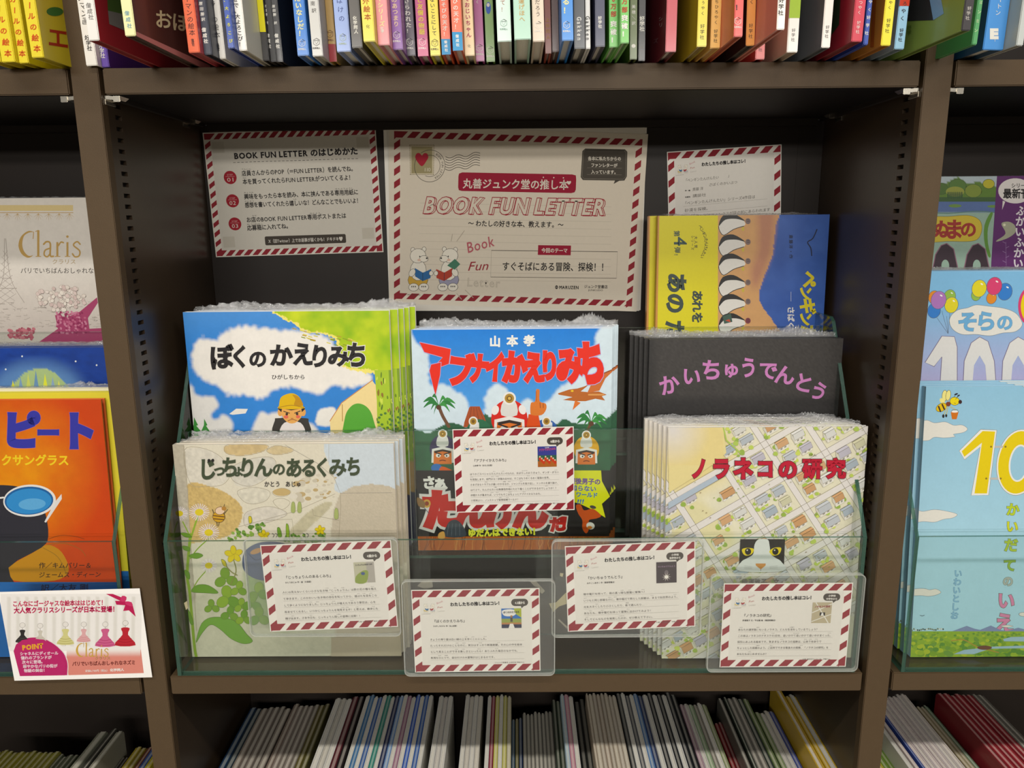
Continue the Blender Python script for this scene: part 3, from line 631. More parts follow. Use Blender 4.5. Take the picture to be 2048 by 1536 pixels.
def a_jit(fr):
    A = Art(fr).crop(320, 830, 3.938)
    tone = lambda c, k=.12, sc=26, sd=6: (lambda X, Y: lin(c)*(1-k+2*k*fbm(X, Y, sc, sd))[..., None])
    A.wash(80, 200, 1960, 1940, 9, tone('#d6cfbb', .06, 10), [
        ([(520, 240), (700, 225), (850, 240), (800, 290), (640, 320), (520, 300)], tone('#c8b183', .2), 8), ([(840, 280), (920, 240), (1050, 270), (1010, 300), (900, 312)], tone('#c9b78f', .2), 8),
        ([(190, 280), (330, 260), (480, 330), (540, 450), (500, 540), (380, 555), (240, 540), (200, 400)], tone('#d0cabb', .2), 8), ([(580, 520), (560, 420), (700, 350), (860, 330), (910, 380), (860, 480), (720, 560), (620, 560)], tone('#cdc8ba', .2), 8),
        ([(200, 560), (420, 570), (560, 640), (650, 740), (620, 880), (520, 960), (300, 1000), (200, 980)], tone('#c6ab70', .28, 12), 8), ([(610, 600), (740, 570), (860, 600), (840, 670), (740, 700), (660, 680)], tone('#d2ccba', .2), 6),
        ([(660, 830), (690, 760), (860, 720), (1000, 770), (930, 820), (700, 880)], tone('#cfc8ba', .2), 6), ([(1030, 900), (1200, 740), (1330, 680), (1330, 740), (1060, 980)], tone('#bdb598', .2), 6),
        ([(1330, 200), (1900, 200), (1900, 615), (1420, 618), (1380, 500), (1330, 380)], tone('#c6cfd4', .06, 20), 5), ([(1420, 618), (1900, 612), (1900, 1200), (1400, 1200)], tone('#bfb49f', .12, 6), 5),
        ([(80, 200), (185, 225), (215, 560), (255, 1200), (330, 1900), (100, 1900)], tone('#b5ad9a', .2, 16), 6), ([(1240, 1500), (1960, 1380), (1960, 1960), (1240, 1960)], tone('#b9ab93', .1, 20), 12),
        ([(300, 1420), (1240, 1300), (1300, 1960), (300, 1960)], tone('#c6c2ab', .1, 30), 16), ([(680, 1200), (1000, 1080), (1250, 1200), (1300, 1500), (1000, 1700), (760, 1560)], tone('#9cae7c', .2, 20), 30)], grain=.05, gs=8)
    OL = '#9a917c'; A.up()
    for p in ([(520, 240), (640, 228), (850, 240), (800, 290), (640, 322), (520, 300)], [(840, 280), (920, 240), (1050, 270), (1010, 300), (900, 312)], [(190, 280), (330, 260), (480, 330), (555, 450), (500, 545), (380, 560), (240, 540)], [(580, 520), (560, 420), (700, 350), (860, 330), (915, 380), (860, 480), (720, 560)], [(610, 600), (740, 570), (862, 600), (840, 670), (740, 700), (660, 680)], [(885, 605), (960, 575), (1030, 600), (1000, 635), (920, 640)], [(890, 680), (960, 655), (1025, 690), (960, 745)], [(660, 830), (690, 760), (860, 720), (1000, 770), (930, 820), (700, 880)]): A.line(p, 3, OL, closed=True, smooth=4, layer=False)
    A.ell(958, 607, 70, 30, '#bfa673'); rnd = random.Random(8); A.up()
    for _ in range(64):
        x = rnd.uniform(1050, 1390); y = rnd.uniform(440, 680); sz = np.interp(x, [1050, 1390], [40, 10])
        if y > 700-(x-1050)*.15: continue
        A.ell(x, y, sz*.85, sz*.55, rnd.choice(['#c9c1ad', '#d6cfbf', '#b8a174', '#c3baa6']), 0, 10, layer=False)
    A.line([(985, 235), (1240, 380), (1370, 490), (1420, 615), (1830, 612)], 3, '#8f8a7e'); A.line([(1420, 615), (1425, 720), (1400, 1100)], 3, '#9a917c'); A.line([(1330, 205), (1330, 380)], 2, '#a8a294'); A.line([(620, 880), (1060, 760), (1380, 620)], 3, '#9a917c'); A.line([(830, 830), (1040, 820), (1060, 980)], 3, OL); A.line([(1200, 740), (1210, 790), (1410, 830)], 3, OL)
    A.line([(185, 225), (215, 560), (255, 1200), (290, 1700)], 4, '#a39a84')
    G1, G2, GD = '#8aa83a', '#6d9636', '#5d7a34'
    def stem(p, w=12, c=G1): A.line(p, w, c, smooth=5)
    stem([(240, 940), (215, 1250), (235, 1400), (270, 1800), (290, 1920)], 22); stem([(180, 840), (240, 960)], 9); stem([(300, 790), (240, 980)], 14); stem([(400, 960), (300, 1050), (240, 1130)], 9); stem([(370, 1220), (300, 1300), (250, 1390)], 8)
    for (cx, cy, r, yel, dx) in ((155, 775, 62, 28, -10), (310, 765, 78, 34, 0), (385, 925, 80, 34, 0), (385, 1185, 62, 30, 0)):
        A.up()
        for k in range(26): a = k*2*math.pi/26; A.line([(cx+r*.4*math.cos(a), cy+r*.35*math.sin(a)), (cx+r*math.cos(a), cy+r*.85*math.sin(a))], 6, '#d3c6cc' if k % 2 else '#e2dbd8', layer=False)
        A.ell(cx, cy, yel, yel*.8, '#d6c23c')
    def leaf(p, c=G2, ol=GD): A.poly(p, c, 5); A.line(p, 3, ol, closed=True, smooth=4)
    leaf([(225, 1110), (290, 1085), (340, 1105), (290, 1130)]); leaf([(165, 930), (215, 930), (250, 960), (200, 960)]); leaf([(250, 1390), (290, 1340), (380, 1340), (460, 1400), (360, 1400)]); leaf([(180, 1030), (230, 1040), (235, 1070), (190, 1060)]); leaf([(195, 1220), (230, 1240), (235, 1290), (205, 1270)])
    leaf([(285, 1790), (330, 1640), (430, 1590), (590, 1620), (680, 1720), (730, 1780), (660, 1800), (560, 1760), (480, 1690), (400, 1650), (330, 1720)], '#74a043'); leaf([(215, 1530), (240, 1560), (265, 1640), (240, 1640)])
    rnd = random.Random(3)
    def clover(cx, cy, r, c=None):
        for k in range(3):
            a = math.radians(-90+120*k+rnd.uniform(-15, 15)); x, y = cx+r*.62*math.cos(a), cy+r*.55*math.sin(a); q = math.degrees(a)
            A.ell(x, y, r*.56, r*.46, c or rnd.choice([G1, G2, '#7a9c3a']), q, 12, ol='#5f7d36', w=2.5)
    for cx, cy, r in ((520, 1290, 82), (540, 1440, 92), (410, 1510, 55), (620, 1370, 60), (640, 1500, 55), (550, 1570, 62), (660, 1600, 60), (770, 1400, 80), (730, 1480, 70), (780, 1590, 76)): clover(cx, cy, r)
    A.up()
    for _ in range(46): x = rnd.uniform(540, 820); y = 960-(x-540)*.25+rnd.uniform(-45, 30); A.ell(x, y, 14, 11, rnd.choice(['#6f9440', '#88a84a', '#557a34']), rnd.uniform(0, 90), 7, layer=False)
    A.up()
    for _ in range(60): x = rnd.uniform(980, 1300); y = rnd.uniform(930, 1000); A.ell(x, y, 12, 9, rnd.choice(['#6f9440', '#88a84a', '#557a34']), rnd.uniform(0, 90), 7, layer=False)
    for (cx, cy, r) in ((820, 945, 44), (1262, 905, 40), (582, 1095, 70)):
        for k in range(5): a = k*2*math.pi/5-.4; A.ell(cx+r*.55*math.cos(a), cy+r*.5*math.sin(a), r*.5, r*.32, '#d9c432', math.degrees(a), 12, ol='#a8902a', w=2.5)
    stem([(582, 1140), (600, 1230), (560, 1330)], 7, '#8a8a4a'); stem([(500, 1160), (560, 1230), (610, 1260)], 7, '#8a8a4a'); leaf([(485, 1135), (515, 1150), (525, 1190), (500, 1180)], '#c8b83c'); leaf([(700, 800), (720, 800), (725, 840), (705, 850)], '#d0bb3a'); leaf([(925, 890), (945, 890), (960, 950), (935, 960)]); leaf([(995, 860), (1012, 870), (1020, 950), (998, 955)], G1)
    for x in (1050, 1100, 1390): leaf([(x-10, 690 if x < 1300 else 740), (x+10, 690 if x < 1300 else 740), (x+14, 760 if x < 1300 else 810), (x-14, 760 if x < 1300 else 810)], '#a3ad6a', '#8a9a5a')
    # beetle, little bee
    A.poly([(650, 1150), (680, 1060), (800, 1000), (980, 1010), (1060, 1120), (1040, 1240), (900, 1300), (760, 1290), (670, 1230)], '#55607e', 5); A.line([(700, 1090), (760, 1140), (860, 1100)], 8, '#3c4662', smooth=4); A.ell(760, 1070, 50, 20, '#b98a5a', -20)
    A.ell(465, 800, 48, 44, '#c79a35', 10, ol='#5a3a24', w=3); A.line([(420, 790), (510, 800)], 7, '#5a3a24'); A.line([(424, 815), (505, 822)], 7, '#5a3a24'); A.ell(475, 752, 38, 30, '#dfc2a4', -10, ol='#5a3a24', w=3); A.ell(505, 735, 18, 16, '#b08040'); A.line([(425, 770), (415, 742)], 4, INK); A.line([(505, 780), (535, 742)], 4, INK); A.line([(450, 842), (452, 872)], 4, INK); A.line([(468, 842), (462, 874)], 4, INK); A.line([(505, 720), (510, 700)], 3, INK)
    A.up()
    for x in (890, 915, 1130, 1160): A.line([(x, 965), (x+12, 940), (x-4, 930)], 4, '#3f4150', layer=False)
    A.poly([(1350, 1750), (1600, 1740), (1960, 1690), (1960, 1960), (1350, 1960)], '#b3a68f')
    T = [('じ', 375, 425, 178, 0, .8), ('っ', 470, 430, 110, 0), ('ち', 553, 410, 170, 0, .8), ('ょ', 622, 435, 100, 0), ('り', 690, 415, 165, 4, .85), ('ん', 815, 412, 160, 0, .95), ('の', 938, 425, 105, 0), ('あ', 1055, 415, 160, 0, .85), ('る', 1175, 415, 155, 0, .85), ('く', 1280, 410, 160, 4, .8), ('み', 1400, 410, 150, 0, .95), ('ち', 1525, 405, 160, 0, .8)]
    A.chars(T, '#404a35', b=.04); A.text('かとう　あじゅ', 822, 560, 1115, 560, 48, INK, b=.014)
    A.ell(388, 358, 12, 14, INK); A.ell(418, 356, 11, 13, INK)
    return A

def a_nora(fr):
    A = Art(fr); A.cv = lambda p: p; rnd = random.Random(12)
    A.wash(1300, 830, 1760, 1340, 3.5, lambda X, Y: lin('#d9d4ba')*(.93+.14*fbm(X, Y, 30, 2))[..., None], [
        ([(1330, 840), (1440, 845), (1470, 930), (1440, 960), (1335, 990)], '#dccb8a', 30), ([(1330, 840), (1390, 845), (1380, 900), (1330, 900)], '#d8d2cc', 24), ([(1345, 1010), (1400, 1000), (1470, 1080), (1400, 1140), (1340, 1060)], '#d8d0a4', 10)], grain=.04, gs=6)
    ax = math.radians(-30); bx = math.radians(57); o = np.array([1475., 1010.]); ea = np.array([math.cos(ax), math.sin(ax)]); eb = np.array([math.cos(bx), math.sin(bx)])
    G = lambda a, b: tuple(o+ea*a+eb*b)
    ROAD = '#dad5cf'; LN = '#77705f'
    for b in (-78, -2, 72, 152, 226): A.line([G(-330, b), G(420, b)], 11 if b != -2 else 14, ROAD)
    for a in (-98, 18, 112, 205, 300): A.line([G(a, -260), G(a, 360)], 12, ROAD)
    A.up()
    for b in (-78, -2, 72, 152, 226):
        for d in (-6.5, 6.5): A.line([G(-330, b+d), G(420, b+d)], .7, LN, layer=False)
    for a in (-98, 18, 112, 205, 300):
        for d in (-6.5, 6.5): A.line([G(a+d, -260), G(a+d, 360)], .7, LN, layer=False)
    roofs = ['#cfa274', '#d6ac80', '#b9c0c5', '#c4c8cb', '#c2bec8', '#dddcd6', '#d2cfae', '#dbd9cf', '#afbac2']
    A.up(); la = A.z
    def house(a, b, w, d, hgt, rc):
        P = lambda x, y, z=0: (o+ea*x+eb*y+np.array([0, -z]))
        q = [P(a, b), P(a+w, b), P(a+w, b+d), P(a, b+d)]
        A.poly([tuple(P(a, b+d)), tuple(P(a+w, b+d)), tuple(P(a+w, b+d, hgt)), tuple(P(a, b+d, hgt))], '#dcd8cc', layer=False); A.poly([tuple(P(a, b)), tuple(P(a, b+d)), tuple(P(a, b+d, hgt)), tuple(P(a, b, hgt))], '#c9c5b8', layer=False)
        A.z += 1e-6; rf = [tuple(P(a-1, b-1, hgt)), tuple(P(a+w+1, b-1, hgt)), tuple(P(a+w+1, b+d/2, hgt+4)), tuple(P(a-1, b+d/2, hgt+4))]
        r2 = [tuple(P(a-1, b+d/2, hgt+4)), tuple(P(a+w+1, b+d/2, hgt+4)), tuple(P(a+w+1, b+d+1, hgt)), tuple(P(a-1, b+d+1, hgt))]
        A.poly(rf, rc, layer=False); A.poly(r2, tuple(np.clip(np.array([int(rc[i:i+2], 16)/255 for i in (1, 3, 5)])*.93, 0, 1)), layer=False)
        A.z += 1e-6; A.line(rf, .7, LN, closed=True, layer=False); A.line(r2, .7, LN, closed=True, layer=False)
        for k in range(2):
            x0 = a+w*(.2+.4*k); A.poly([tuple(P(x0, b+d, hgt*.35)), tuple(P(x0+w*.2, b+d, hgt*.35)), tuple(P(x0+w*.2, b+d, hgt*.75)), tuple(P(x0, b+d, hgt*.75))], '#8f8c82', layer=False)
    def bush(x, y, r): A.poly([(x+r*(1+.25*math.sin(k*2.3))*math.cos(k*math.pi/4), y+r*.9*math.sin(k*math.pi/4)) for k in range(8)], rnd.choice(['#a9bf5c', '#b7c862', '#93ac50', '#c4cf66']), 2, layer=False)
    def pxin(p): return 1300 < p[0] < 1760 and 835 < p[1] < 1330
    aa = [-330, -98, 18, 112, 205, 300, 420]; bb = [-260, -170, -78, -2, 72, 152, 226, 320]
    for i in range(len(aa)-1):
        for j in range(len(bb)-1):
            a0, a1, b0, b1 = aa[i]+9, aa[i+1]-9, bb[j]+9, bb[j+1]-9
            if i == 0 and j in (1, 2, 3): na = 1
            n = max(1, int((a1-a0)/28)); m = max(1, int((b1-b0)/22))
            for p in range(n):
                for q in range(m):
                    ca = a0+(a1-a0)*(p+.12)/n; cb = b0+(b1-b0)*(q+.2)/m; c = G(ca+14, cb+10)
                    if not pxin(c) or (c[0] < 1450 and c[1] < 985) or (1375 < c[0] < 1470 and 1005 < c[1] < 1080 and rnd.random() < .8): continue
                    for _ in range(5):
                        g = G(ca+rnd.uniform(-6, 26), cb+rnd.uniform(-5, 22)); bush(g[0], g[1], rnd.uniform(2.8, 5.5))
                    house(ca, cb, rnd.uniform(19, 26), rnd.uniform(13, 17), rnd.uniform(5, 9), rnd.choice(roofs))
    A.up()
    for _ in range(150):
        g = (rnd.uniform(1320, 1740), rnd.uniform(850, 1310))
        A.line([(g[0]-1.5, g[1]), (g[0]+1.5, g[1]-1)], 1.2, rnd.choice(['#8fa84a', '#b0b090', '#8f7a5a']), layer=False)
    for (x, y, s) in ((1370, 968, 1.1), (1345, 985, 1), (1400, 945, 1)): pass
    A.poly([(1336, 1005), (1400, 968), (1450, 940), (1452, 950), (1400, 980), (1336, 1018)], '#a9b6c2'); A.line([(1336, 1018), (1400, 980), (1452, 950)], .8, LN)
    A.poly([(1337, 850), (1445, 850), (1452, 905), (1430, 925), (1385, 955), (1337, 985)], '#dccd92'); A.wash(1336, 850, 1446, 930, 4, lambda X, Y: lin('#dcca8c')+(lin('#d6d1cc')-lin('#dcca8c'))*np.clip(1-np.hypot(X-1345, Y-860)/75, 0, 1)[..., None], grain=.03)
    A.line([(1445, 850), (1452, 880), (1480, 905)], 3, '#a9bf5c'); 
    # title with dark outline, cat portrait, names
    A.crop(1250, 640, 4.096)
    T = [('ノ', 605, 1215, 180, 0, .75), ('ラ', 785, 1215, 180, 0, .85), ('ネ', 965, 1215, 185, 0, .9), ('コ', 1145, 1215, 165, 0, .9), ('の', 1330, 1220, 170, 0, .95), ('研', 1530, 1215, 165, 0, .95), ('究', 1725, 1215, 165, 0, .95)]
    A.chars(T, '#b72a3c', b=.055, ol='#3b1c1c', ow=.022); A.text('けん', 1505, 1112, 1570, 1112, 22, '#5a4a3a')
    A.crop(1300, 1000, 3.84); A.poly([(692, 298), (1034, 298), (1024, 543), (680, 543)], '#26221f')
    A.poly([(800, 340), (830, 300), (900, 300), (915, 345), (925, 410), (960, 440), (1005, 470), (1022, 541), (682, 541), (700, 470), (750, 440), (790, 410)], '#d8dad6', 4)
    for s, cx in ((-1, 750), (1, 960)): A.poly([(cx-46, 382+s*6), (cx-10, 364), (cx+44, 368-s*4), (cx+30, 410), (cx-14, 424), (cx-38, 408)], '#e0c92c', 4); A.ell(cx, 392, 24, 26, '#1c1917'); A.ell(cx-6, 382, 6, 6, '#d8d4c8', n=8)
    A.poly([(808, 484), (886, 484), (884, 500), (850, 528), (846, 528), (810, 500)], '#c98f52', 0); A.line([(848, 528), (848, 542)], 3, '#3a3430'); A.up(); [A.line([(720, 500+k*12), (780, 508+k*8)], 2, '#a0a09a', layer=False) for k in range(3)]; [A.line([(980, 500+k*12), (915, 508+k*8)], 2, '#a0a09a', layer=False) for k in range(3)]
    A.text('伊澤雅子　文', 700, 645, 990, 645, 52, '#3f3b35', b=.012); A.text('平出　衛　絵', 700, 760, 990, 760, 52, '#3f3b35', b=.012)
    return A

def a_peng(fr):
    A = Art(fr).crop(1270, 280, 3.658)
    A.wash(150, 540, 1450, 1560, 9, lambda X, Y: lin('#3658a2')+(lin('#4a6ab4')-lin('#2f4e98'))*(fbm(X, Y, 150, 3)-.3)[..., None], [
        ([(560, 520), (1020, 520), (1025, 640), (1005, 840), (960, 960), (905, 1140), (960, 1260), (1020, 1340), (1120, 1560), (560, 1560)], '#cf9f6b', 4, 5), ([(900, 520), (1020, 520), (1000, 800), (930, 1000), (870, 1100), (850, 950), (900, 800)], '#b88266', 30, 10)], grain=.05, gs=50)
    A.rect(150, 540, 606, 1600, '#ddd12c'); A.poly([(150, 540), (178, 540), (160, 1600), (150, 1600)], '#c98f4c')
    for k in range(5): pass
    def peng(y, hat='#7a6560'):
        A.poly([(612, y+50), (650, y-5), (760, y-15), (806, y+25), (790, y+50), (720, y+70), (650, y+115), (620, y+90)], '#dedad2', 4); A.line([(612, y+50), (618, y+80), (650, y+115), (720, y+72), (795, y+48)], 5, INK, smooth=3)
        A.poly([(612, y+48), (640, y-25), (720, y-42), (806, y+10), (740, y-5), (660, y+2)], '#23211f', 4); A.ell(826, y+12, 20, 22, hat, n=12); A.line([(818, y+2), (838, y+4)], 3, INK); A.line([(818, y+14), (838, y+16)], 3, INK); A.ell(790, y+68, 10, 16, '#c9b24a', n=10); A.line([(650, y+118), (640, y+130)], 4, '#b08a3a')
    for y in (582, 734, 874, 1030, 1170, 1310, 1450): peng(y, '#7a3a44' if y == 1310 else '#7a6560')
    A.poly([(640, 1290), (700, 1268), (712, 1330), (652, 1345)], '#3f5a4c'); A.poly([(660, 1320), (690, 1310), (700, 1335)], '#c0523a')
    A.chars([('第', 305, 685, 46, 90), ('4', 335, 750, 130, 90, 1.0), ('弾', 310, 805, 46, 90), ('！', 300, 848, 34, 90)], '#2f4a44', b=.02); A.vtext('大人気', 442, 700, 790, 24, INK) if False else A.chars([(c, 445, 715+i*32, 26, 90) for i, c in enumerate('大人気')]+[(c, 420, 710+i*28, 22, 90) for i, c in enumerate('シリーズ')], INK, b=.01)
    A.chars([(c, 478+44*math.sin(math.pi*i/10), 636+24*i, 30, 60+60*i/10) for i, c in enumerate('ペンギンたんけんたい')], INK, b=.01)
    A.chars([('あ', 305, 1045, 150, 90), ('の', 295, 1195, 150, 90), ('た', 290, 1390, 150, 90)], '#37453f', b=.05); A.chars([('あ', 455, 1140, 84, 90), ('れ', 455, 1215, 84, 90), ('を', 455, 1300, 84, 90)], '#37453f', b=.04)
    A.chars([('ペ', 1275, 1020, 120, 90), ('ン', 1250, 1120, 100, 90), ('ギ', 1262, 1215, 120, 90), ('ン', 1250, 1310, 100, 90), ('た', 1265, 1410, 120, 90)], '#d9c83a', b=.05)
    A.chars([('さ', 1140, 1245, 56, 90), ('ば', 1140, 1300, 56, 90), ('く', 1140, 1355, 56, 90)], '#dedad4', b=.03); A.line([(1140, 1110), (1140, 1180)], 3, '#b9c0d8')
    A.chars([(c, 1140, 708+i*36, 30, 90) for i, c in enumerate('斎藤洋・作')], '#17223f', b=.02); A.line([(1330, 655), (1300, 720), (1262, 748), (1285, 790), (1292, 845)], 8, '#141d3a', smooth=4)
    return A

def serif_claris(A, x, y, k, c, n=6):
    """the word Claris in a light display serif; x,y baseline start, k = cap height"""
    L = lambda p, w: A.line([(x+a*k, y-b*k) for a, b in p], w*k, c, smooth=6)
    A.poly([(x+a*k, y-b*k) for a, b in [(.62, .98), (.40, 1.02), (.12, .80), (.02, .45), (.14, .12), (.40, -.04), (.60, .06), (.42, .04), (.24, .22), (.17, .50), (.24, .82), (.44, .96)]], c, 4)
    L([(.62, .98), (.60, .72)], .03)
    A.rect(x+.76*k, y-1.05*k, x+.85*k, y-0*k, c); A.rect(x+.70*k, y-.03*k, x+.92*k, y, c); A.line([(x+.70*k, y-1.0*k), (x+.80*k, y-1.05*k)], .03*k, c)
    L([(1.02, .50), (1.14, .60), (1.28, .52), (1.28, .06), (1.40, .02)], .07); L([(1.27, .34), (1.08, .26), (1.04, .08), (1.16, .0), (1.27, .12)], .06)
    if n > 3: A.rect(x+1.52*k, y-.58*k, x+1.60*k, y, c); A.rect(x+1.46*k, y-.03*k, x+1.68*k, y, c); L([(1.60, .44), (1.70, .58), (1.80, .56)], .06)
    if n > 4: A.rect(x+1.92*k, y-.58*k, x+2.0*k, y, c); A.rect(x+1.86*k, y-.03*k, x+2.07*k, y, c); A.ell(x+1.96*k, y-.80*k, .05*k, .05*k, c)
    if n > 5: L([(2.46, .50), (2.34, .60), (2.20, .46), (2.44, .24), (2.42, .04), (2.26, 0), (2.16, .12)], .06)

def a_claris(fr):
    A = Art(fr).crop(0, 330, 3.2675)
    A.wash(-900, 200, 720, 1200, 12, '#ddd6cc', [(lambda X, Y: (Y > 850).astype(float), '#c9beb4', 200)], grain=.05, gs=30)
    GO = '#bf9c5c'; A.rect(-900, 262, 478, 300, '#d9c48e'); A.up()
    for i in range(16):
        cx = 455-i*68
        for a in (-60, -30, 0, 30, 60): r = math.radians(a+90); A.line([(cx, 318), (cx+34*math.cos(r), 318+44*math.sin(r))], 6, GO, layer=False, taper=True)
    A.line([(-900, 312), (478, 312)], 4, GO)
    serif_claris(A, 118, 600, 165, GO)
    A.text('クラリス', 340, 645, 498, 645, 36, '#b09a70'); A.text('パリでいちばんおしゃれなネズミ', 134, 706, 735, 706, 42, '#3a3532')
    TW = '#a79d94'; A.line([(30, 480), (20, 740), (-60, 900)], 3, TW, smooth=5); A.line([(38, 480), (70, 740), (160, 900)], 3, TW, smooth=5); A.line([(18, 740), (75, 740)], 4, TW); A.line([(5, 805), (110, 805)], 4, TW); A.up(); [A.line([(20-k, 560+k*5), (50+k, 600+k*6)], 2, TW, layer=False) for k in range(0, 60, 8)]; [A.line([(50+k, 560+k*5), (20-k, 600+k*6)], 2, TW, layer=False) for k in range(0, 60, 8)]
    rnd = random.Random(5); A.up()
    for _ in range(120): x = rnd.uniform(-300, 650); y = rnd.uniform(890, 1060); A.line([(x, y), (x+rnd.uniform(10, 40), y), (x+rnd.uniform(10, 40), y+rnd.uniform(-14, 14))], 2, '#a39a90', layer=False)
    # rose-coloured gown and roses in place of the figure
    A.poly([(360, 980), (440, 995), (520, 960), (635, 865), (640, 900), (575, 1000), (585, 1070), (760, 1060), (800, 1200), (250, 1160), (380, 1070)], '#a5476a', 0); A.up()
    for _ in range(150): x = rnd.uniform(370, 570); y = rnd.uniform(960, 1100); A.ell(x, y, 9, 7, rnd.choice(['#8f3458', '#bf6a86', '#a04468', '#c98299']), rnd.uniform(0, 90), 7, layer=False)
    for _ in range(60): x = rnd.uniform(60, 225); y = rnd.uniform(1070, 1135); A.ell(x, y, 13, 10, rnd.choice(['#b5616f', '#c07880', '#a2505f']), rnd.uniform(0, 90), 7, layer=False)
    A.up()
    for _ in range(90): a = rnd.uniform(0, 6.28); q = rnd.uniform(0, 1)**.5; A.ell(400+165*q*math.cos(a), 872+78*q*math.sin(a), rnd.uniform(12, 20), rnd.uniform(10, 15), rnd.choice(['#e2d6cc', '#d9c6be', '#e6dcd0', '#cfb9b2', '#ddd2c6']), rnd.uniform(0, 90), 8, layer=False, ol='#a89c92', w=2)
    return A

def a_night(fr):
    A = Art(fr).crop(0, 330, 3.2675)
    A.wash(-950, 1190, 720, 2300, 12, lambda X, Y: lin('#223f8c')*(.8+.5*fbm(X, Y*2.5, 60, 3))[..., None], [(lambda X, Y: (((X-240)/300)**2+((Y-1480)/190)**2 < 1).astype(float), '#5f86b8', 50), ([(70, 1500), (110, 1410), (180, 1350), (300, 1330), (400, 1400), (460, 1500)], '#a8bd84', 8)], grain=.05, gs=30)
    A.up(); 
    for i, (x, c) in enumerate(((90, '#d6d44a'), (140, '#7f9fbf'), (190, '#c9cf6a'), (240, '#6f93b4'), (300, '#dfe04a'), (350, '#8fa9c4'), (390, '#d9d86a'), (430, '#9ab4cc'))): A.poly([(x-26, 1520), (x-6, 1340+abs(i-3)*22), (x+26, 1520)], c, layer=False)
    A.up(); [A.ell(x, y, 6, 6, '#dfe2e0', n=8, layer=False) for x, y in ((145, 1250), (495, 1283), (632, 1308), (38, 1335), (583, 1436), (686, 1433), (560, 1500))]
    return A

def a_cat(fr):
    A = Art(fr).crop(0, 760, 3.49)
    A.wash(-950, 130, 900, 1960, 12, lambda X, Y: lin('#c94a24')+(lin('#dd8a2a')-lin('#c94a24'))*np.clip(1.15-np.hypot((X-130)/520, (Y-680)/560), 0, 1)[..., None]*(.6+.8*fbm(X, Y, 130, 4))[..., None], [], grain=.05, gs=70)
    A.poly([(60, 1310), (240, 1200), (330, 1150), (430, 1200), (480, 1330), (380, 1400), (100, 1400)], '#c98c2c', 4)
    # plain dark hill shape and round sunglass lens, no face
    A.poly([(-400, 1460), (-420, 960), (-300, 760), (-60, 735), (60, 735), (150, 750), (220, 790), (275, 850), (320, 940), (338, 1090), (290, 1170), (60, 1310), (100, 1480)], '#2c2b33', 3)
    A.poly([(310, 990), (385, 850), (430, 795), (432, 830), (322, 995)], '#d9d6d2'); A.ell(207, 842, 184, 112, '#dcdad6', -3, 40); A.ell(203, 842, 170, 98, '#2a5f98', -3, 40); A.ell(203, 846, 158, 88, '#3d8ac6', -3, 40); A.ell(225, 866, 95, 40, '#63a6d4', -3, 30); A.line([(-60, 830), (25, 820)], 12, '#dcdad6')
    A.rect(-950, 1410, 900, 2000, '#2f6cb4')
    A.chars([('ピ', 150, 350, 270, 2, .95), ('ー', 338, 368, 170, 0, .95), ('ト', 548, 355, 270, 0, .9)], '#3b3c9c', b=.075, ol='#b06a8a', ow=.01); A.text('クールでロックサングラス', -470, 590, 484, 590, 82, '#e8c83a', b=.03)
    A.text('作／キムバリー＆', 270, 1310, 640, 1310, 44, '#2f2018', b=.014, slant=.1); A.text('ジェームス・ディーン', 270, 1376, 705, 1372, 42, '#2f2018', b=.014, slant=.1); A.text('訳／大友 剛', 285, 1470, 620, 1466, 52, '#1d2a44', b=.014)
    A.line([(340, 1110), (420, 1085), (520, 1090), (590, 1110)], 3, '#6a3a1c', smooth=4); A.line([(330, 1150), (450, 1140), (560, 1180), (600, 1230)], 3, '#8a6a2c', smooth=4); A.line([(300, 1170), (400, 1230), (450, 1320), (470, 1380)], 3, '#8a6a2c', smooth=4)
    return A

